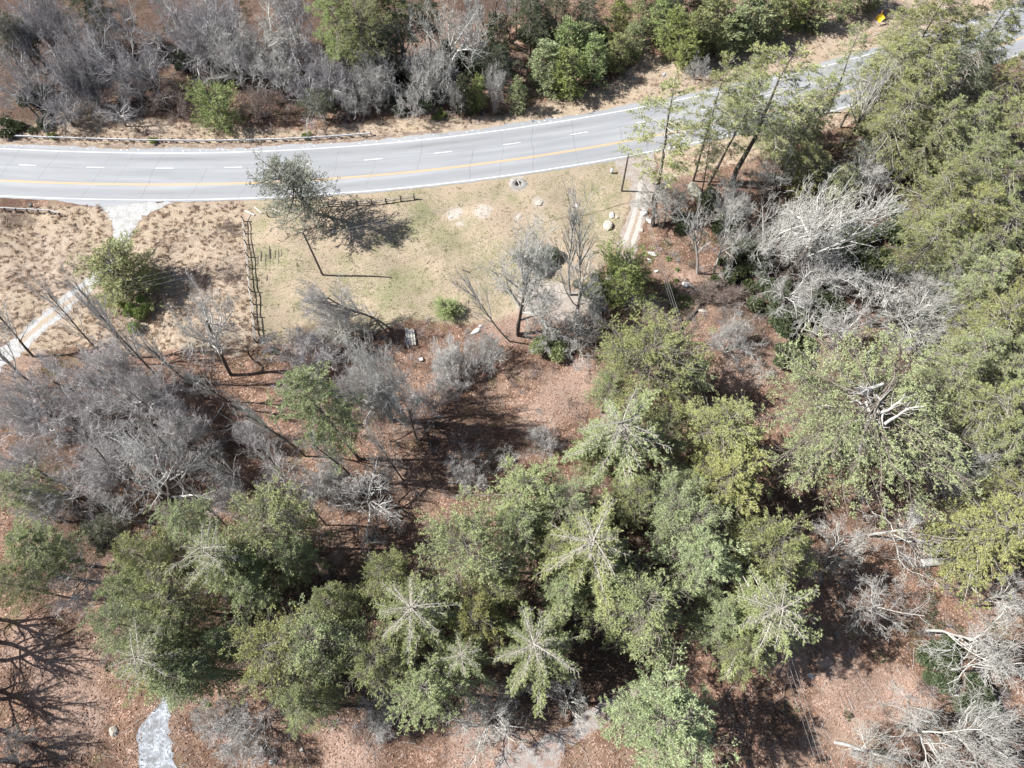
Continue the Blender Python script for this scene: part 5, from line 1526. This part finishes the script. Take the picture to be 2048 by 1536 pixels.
m_ = MB(); m_.box((0, 0, 0.40), (0.36, 0.34, 0.8)); link('cabinet', m_.mesh('cabinet', MAT['galv']), root)
m_ = MB(); m_.box((0, 0, 0.83), (0.42, 0.40, 0.06)); link('lid', m_.mesh('lid', MAT['galv']), root)
# culvert inlet
b = G(1037, 368); root = empty('culvert_inlet', (b[0], b[1], 0)); tag(root, 'round stone-rimmed storm drain in the grass just below the road', 'drain')
MAT['stone'] = gravel('pale_stone', (0.24, 0.235, 0.22), (0.42, 0.41, 0.39), (0.20, 0.18, 0.15), 5.0)
m_ = MB(); an = np.linspace(0, 2 * np.pi, 25)[:-1]; rg = np.random.default_rng(3)
rings = []
for (r_, z_) in ((1.35, 0.02), (1.0, 0.20), (0.70, 0.22), (0.55, 0.02), (0.50, 0.015)):
    rr_ = r_ * (1 + rg.normal(0, 0.04, 24)); rings.append(np.c_[rr_ * np.cos(an) * 1.15, rr_ * np.sin(an), np.full(24, z_) + rg.normal(0, 0.02 * (z_ > 0.1), 24)])
i = np.arange(24)
m_.add(np.concatenate(rings), q=np.concatenate([np.stack([k_ * 24 + i, k_ * 24 + (i + 1) % 24, (k_ + 1) * 24 + (i + 1) % 24, (k_ + 1) * 24 + i], 1) for k_ in range(4)]))
link('rim', m_.mesh('rim', MAT['stone'], smooth=True), root)
m_ = MB(); m_.add(np.concatenate([[[0, 0, 0.018]], np.c_[0.56 * np.cos(an) * 1.15, 0.56 * np.sin(an), np.full(24, 0.018)]]), t=[(0, i_ + 1, (i_ + 1) % 24 + 1) for i_ in range(24)])
link('opening_shade', m_.mesh('opening_shade', plain('painted_hole_shade', (0.01, 0.01, 0.01), 0.9)), root)  # flat black disc: the darkness inside the drain is painted
m_ = MB(); m_.box((0.05, 0.0, 0.25), (0.10, 1.2, 0.05), 0.35); link('crossbar', m_.mesh('crossbar', MAT['rail_pale']), root)

# ------------------------------------------------------------------ rocks, logs, rubble
MAT['rock'] = plain('pale_boulder', (0.42, 0.38, 0.325), 0.9, 0.35, 2.0, 0, 0.4)
MAT['rock_w'] = plain('white_rubble', (0.60, 0.585, 0.56), 0.9, 0.15, 3.0, 0, 0.3)
MAT['rock_g'] = plain('mossy_grey_boulder', (0.26, 0.25, 0.20), 0.9, 0.3, 2.0, 0, 0.4)
def rock(px_, py_, r_px, label, mat='rock', sq=(1.2, 0.9, 0.55), seed=0, group=None, name='boulder', cat='rock'):
    b = G(px_, py_); r_ = r_px / pxpm(px_, py_); rg = np.random.default_rng(seed)
    bm = bmesh.new(); bmesh.ops.create_icosphere(bm, subdivisions=3, radius=1.0)
    nrm = unit(rg.normal(0, 1, (9, 3)))
    for v in bm.verts:
        p_ = np.array(v.co); k_ = 1.0
        for n_ in nrm:
            dd = p_ @ n_
            if dd > 0.62: k_ = min(k_, 0.62 / dd * 1.12)
        p_ = p_ * k_ * (1 + 0.04 * math.sin(p_[0] * 9 + seed) * math.cos(p_[1] * 8)) * sq * r_
        v.co = p_
    me = bpy.data.meshes.new(name); bm.to_mesh(me); bm.free(); me.materials.append(MAT[mat])
    o = link(name, me); o.location = (b[0], b[1], H0(b) + r_ * sq[2] * 0.45); o.rotation_euler = (0, 0, rg.uniform(0, 6.28))
    return tag(o, label, cat, group)
import bmesh
GR = 'stones beside the dirt driveway'
rock(1216, 452, 12, 'largest pale boulder left of the dirt driveway ruts', seed=1, group=GR)
rock(1224, 430, 7, 'whitish stone just above the largest boulder', 'rock_w', seed=2, group=GR)
rock(1234, 434, 4.5, 'smallest of the stones near the largest boulder', seed=3, group=GR)
rock(1288, 428, 8, 'white upright stone at the right edge of the driveway ruts', 'rock_w', (0.8, 1.2, 0.6), 4, GR)
rock(1299, 443, 7, 'white flat stone at the foot of the black tree trunks', 'rock_w', (1.3, 0.7, 0.4), 5, GR)
rock(1283, 461, 4.5, 'small pale stone right of the ruts, lowest on that side', seed=6, group=GR)
rock(1304, 509, 8, 'white pointed slab above the scattered white pieces', 'rock_w', (1.3, 0.7, 0.4), 7, GR)
rock(1299, 522, 5, 'white piece just below the pointed slab', 'rock_w', seed=8, group=GR)
rock(1313, 543, 4, 'lone small white piece right of the bushy green pine', 'rock_w', seed=9, group=GR)
rock(1346, 622, 4.5, 'small white stone below the green ground plants', 'rock_w', seed=10, group=GR)
rock(1388, 386, 16, 'flat mossy boulder among the dark trunks', 'rock_g', (1.4, 0.9, 0.5), 11)
rock(227, 1463, 10, 'beige boulder left of the blue gravel at the bottom', seed=12)
rock(1079, 407, 8, 'cracked pale flat stone in the lawn', 'rock', (1.2, 1.0, 0.18), 13, 'flat stones in the lawn')
rock(1037, 434, 6, 'ragged flat stone left of the cracked one in the lawn', 'rock', (0.8, 1.3, 0.18), 14, 'flat stones in the lawn')
rock(1154, 409, 5, 'bright white stone in the lawn above the pale shoots', 'rock_w', (1.3, 0.9, 0.4), 15, 'flat stones in the lawn')
rock(902, 431, 4, 'small white stone at the edge of the bare soil patches', 'rock_w', (1.6, 0.6, 0.3), 16)
rock(952, 663, 9, 'long white rubble slab on pinkish ground', 'rock_w', (0.6, 1.6, 0.35), 17)
rock(961, 652, 4, 'little white lump touching the rubble slab', 'rock_w', seed=18)
rock(604, 1500, 4, 'tiny pale stone under the bottom pine fringe', 'rock_w', seed=22)
rock(1620, 1352, 6, 'scatter of white stone in the sunlit clearing', 'rock_w', (1.2, 1, 0.3), 23)
rock(1404, 620, 7, 'pale buff stone under the grey brush mound', 'rock', (1.5, 0.7, 0.4), 24)
def block(px_, py_, dims, rot, label, mat, name, cat):
    b = G(px_, py_); bm = bmesh.new(); bmesh.ops.create_cube(bm, size=1)
    bmesh.ops.scale(bm, vec=dims, verts=bm.verts); bmesh.ops.bevel(bm, geom=bm.edges[:], offset=0.03, segments=2, affect='EDGES')
    me = bpy.data.meshes.new(name); bm.to_mesh(me); bm.free(); me.materials.append(MAT[mat])
    o = link(name, me); o.location = (b[0], b[1], H0(b) + dims[2] / 2); o.rotation_euler = (0, 0, rot); return tag(o, label, cat)
block(843, 722, (0.55, 0.5, 0.4), 0.3, 'white square block lying below the white woodpile', 'rock_w', 'concrete_block', 'block')
block(1221, 793, (0.6, 0.55, 0.5), 0.2, 'grey cube block beside the bare-limbed star pine', 'stone', 'concrete_block', 'block')
block(546, 1523, (0.5, 0.45, 0.35), 0.1, 'small whitish block at the bottom edge right of the combed bare tree', 'rock_w', 'concrete_block', 'block')
lying('fallen_log', (1376, 569), (1404, 588), 0.17, MAT['b_white'], 'straight white log on red leaves', 'log', seed=5)
rock(1370, 571, 7, 'crumpled white lump at the upper end of the white log', 'rock_w', (1.0, 1.1, 0.6), 31)
rock(1384, 584, 3.5, 'thin white scrap below the white log', 'rock_w', (1.6, 0.6, 0.3), 32)
lying('fallen_log', (1360, 658), (1409, 602), 0.20, MAT['b_dark'], 'long brown log slanting beside the grey brush mound', 'log', seed=6)
lying('fallen_log', (1411, 597), (1419, 572), 0.16, MAT['b_brush'], 'short broken tan log above the long brown log', 'log', seed=7)
lying('fallen_log', (1407, 545), (1440, 533), 0.07, MAT['b_brush'], 'thin tan branch between the two slim trees', 'log', seed=8)
lying('fallen_log', (1838, 1128), (1932, 1122), 0.48, MAT['b_pale'], 'massive pale log under the yellow-green edge evergreen', 'log', n=14, seed=9, taper=1.05)
lying('fallen_log', (1896, 1388), (2000, 1402), 0.16, MAT['b_white'], 'white log under the brilliant white trees', 'log', seed=10)
lying('fallen_log', (1668, 1484), (1800, 1520), 0.22, MAT['b_white'], 'white log crossing dark shade near the bottom right', 'log', seed=11)
lying('fallen_log', (305, 1042), (293, 1070), 0.11, MAT['b_brush'], 'short pale log on dark ground above the lower left stand', 'log', seed=12)
lying('fallen_log', (448, 805), (420, 850), 0.07, MAT['b_grey'], 'thin grey log slanting across the striped shadows', 'log', seed=13)
lying('fallen_branch', (1745, 190), (1772, 245), 0.08, MAT['b_white'], 'curved white branch under the yellowish overhanging crown', 'branch', seed=14)
lying('drain_pipe', (925, 541), (938, 546), 0.10, MAT['dark_iron'], 'short black ribbed pipe lying on the lawn', 'pipe', seed=15)
for k_, (a_, b_) in enumerate((((1303, 592), (1344, 664)), ((1318, 600), (1335, 650)))):
    lying('fallen_branch', a_, b_, 0.07, MAT['b_brush'], ('long' if k_ == 0 else 'shorter') + ' tan fallen branch right of the bushy green pine', 'branch', seed=20 + k_)
for k_ in range(4):
    lying('white_board', (586 + k_ * 2, 880 + k_ * 4), (600 - k_, 878 + k_ * 4), 0.05, MAT['b_white'], 'thin white board in a loose stack below the rounded pine', 'board', None, 'white boards below the rounded pine', seed=40 + k_)
# woodpile of white split logs
rgp = random.Random(8)
for k_ in range(14):
    a_ = 813 + (k_ % 7) * 2.6; y0 = 664 + rgp.uniform(-3, 3) + (k_ % 7) * 0.3
    o = lying('split_log', (a_, y0), (a_ + 3.5, y0 + rgp.uniform(24, 30)), 0.11, MAT['b_white'] if (k_ % 7) < 4 else MAT['rail_pale'] if k_ % 2 else MAT['sign_stain'] if 'sign_stain' in MAT else MAT['b_limb'],
              'split log of the white woodpile on the lawn\'s lower edge', 'log', None, 'split logs of the white woodpile', seed=60 + k_, n=6)
    o.location.z += 0.18 * (k_ // 7)
lying('split_log', (811, 678), (818, 698), 0.14, MAT['b_white'], 'white log standing apart at the left of the woodpile', 'log', seed=80)
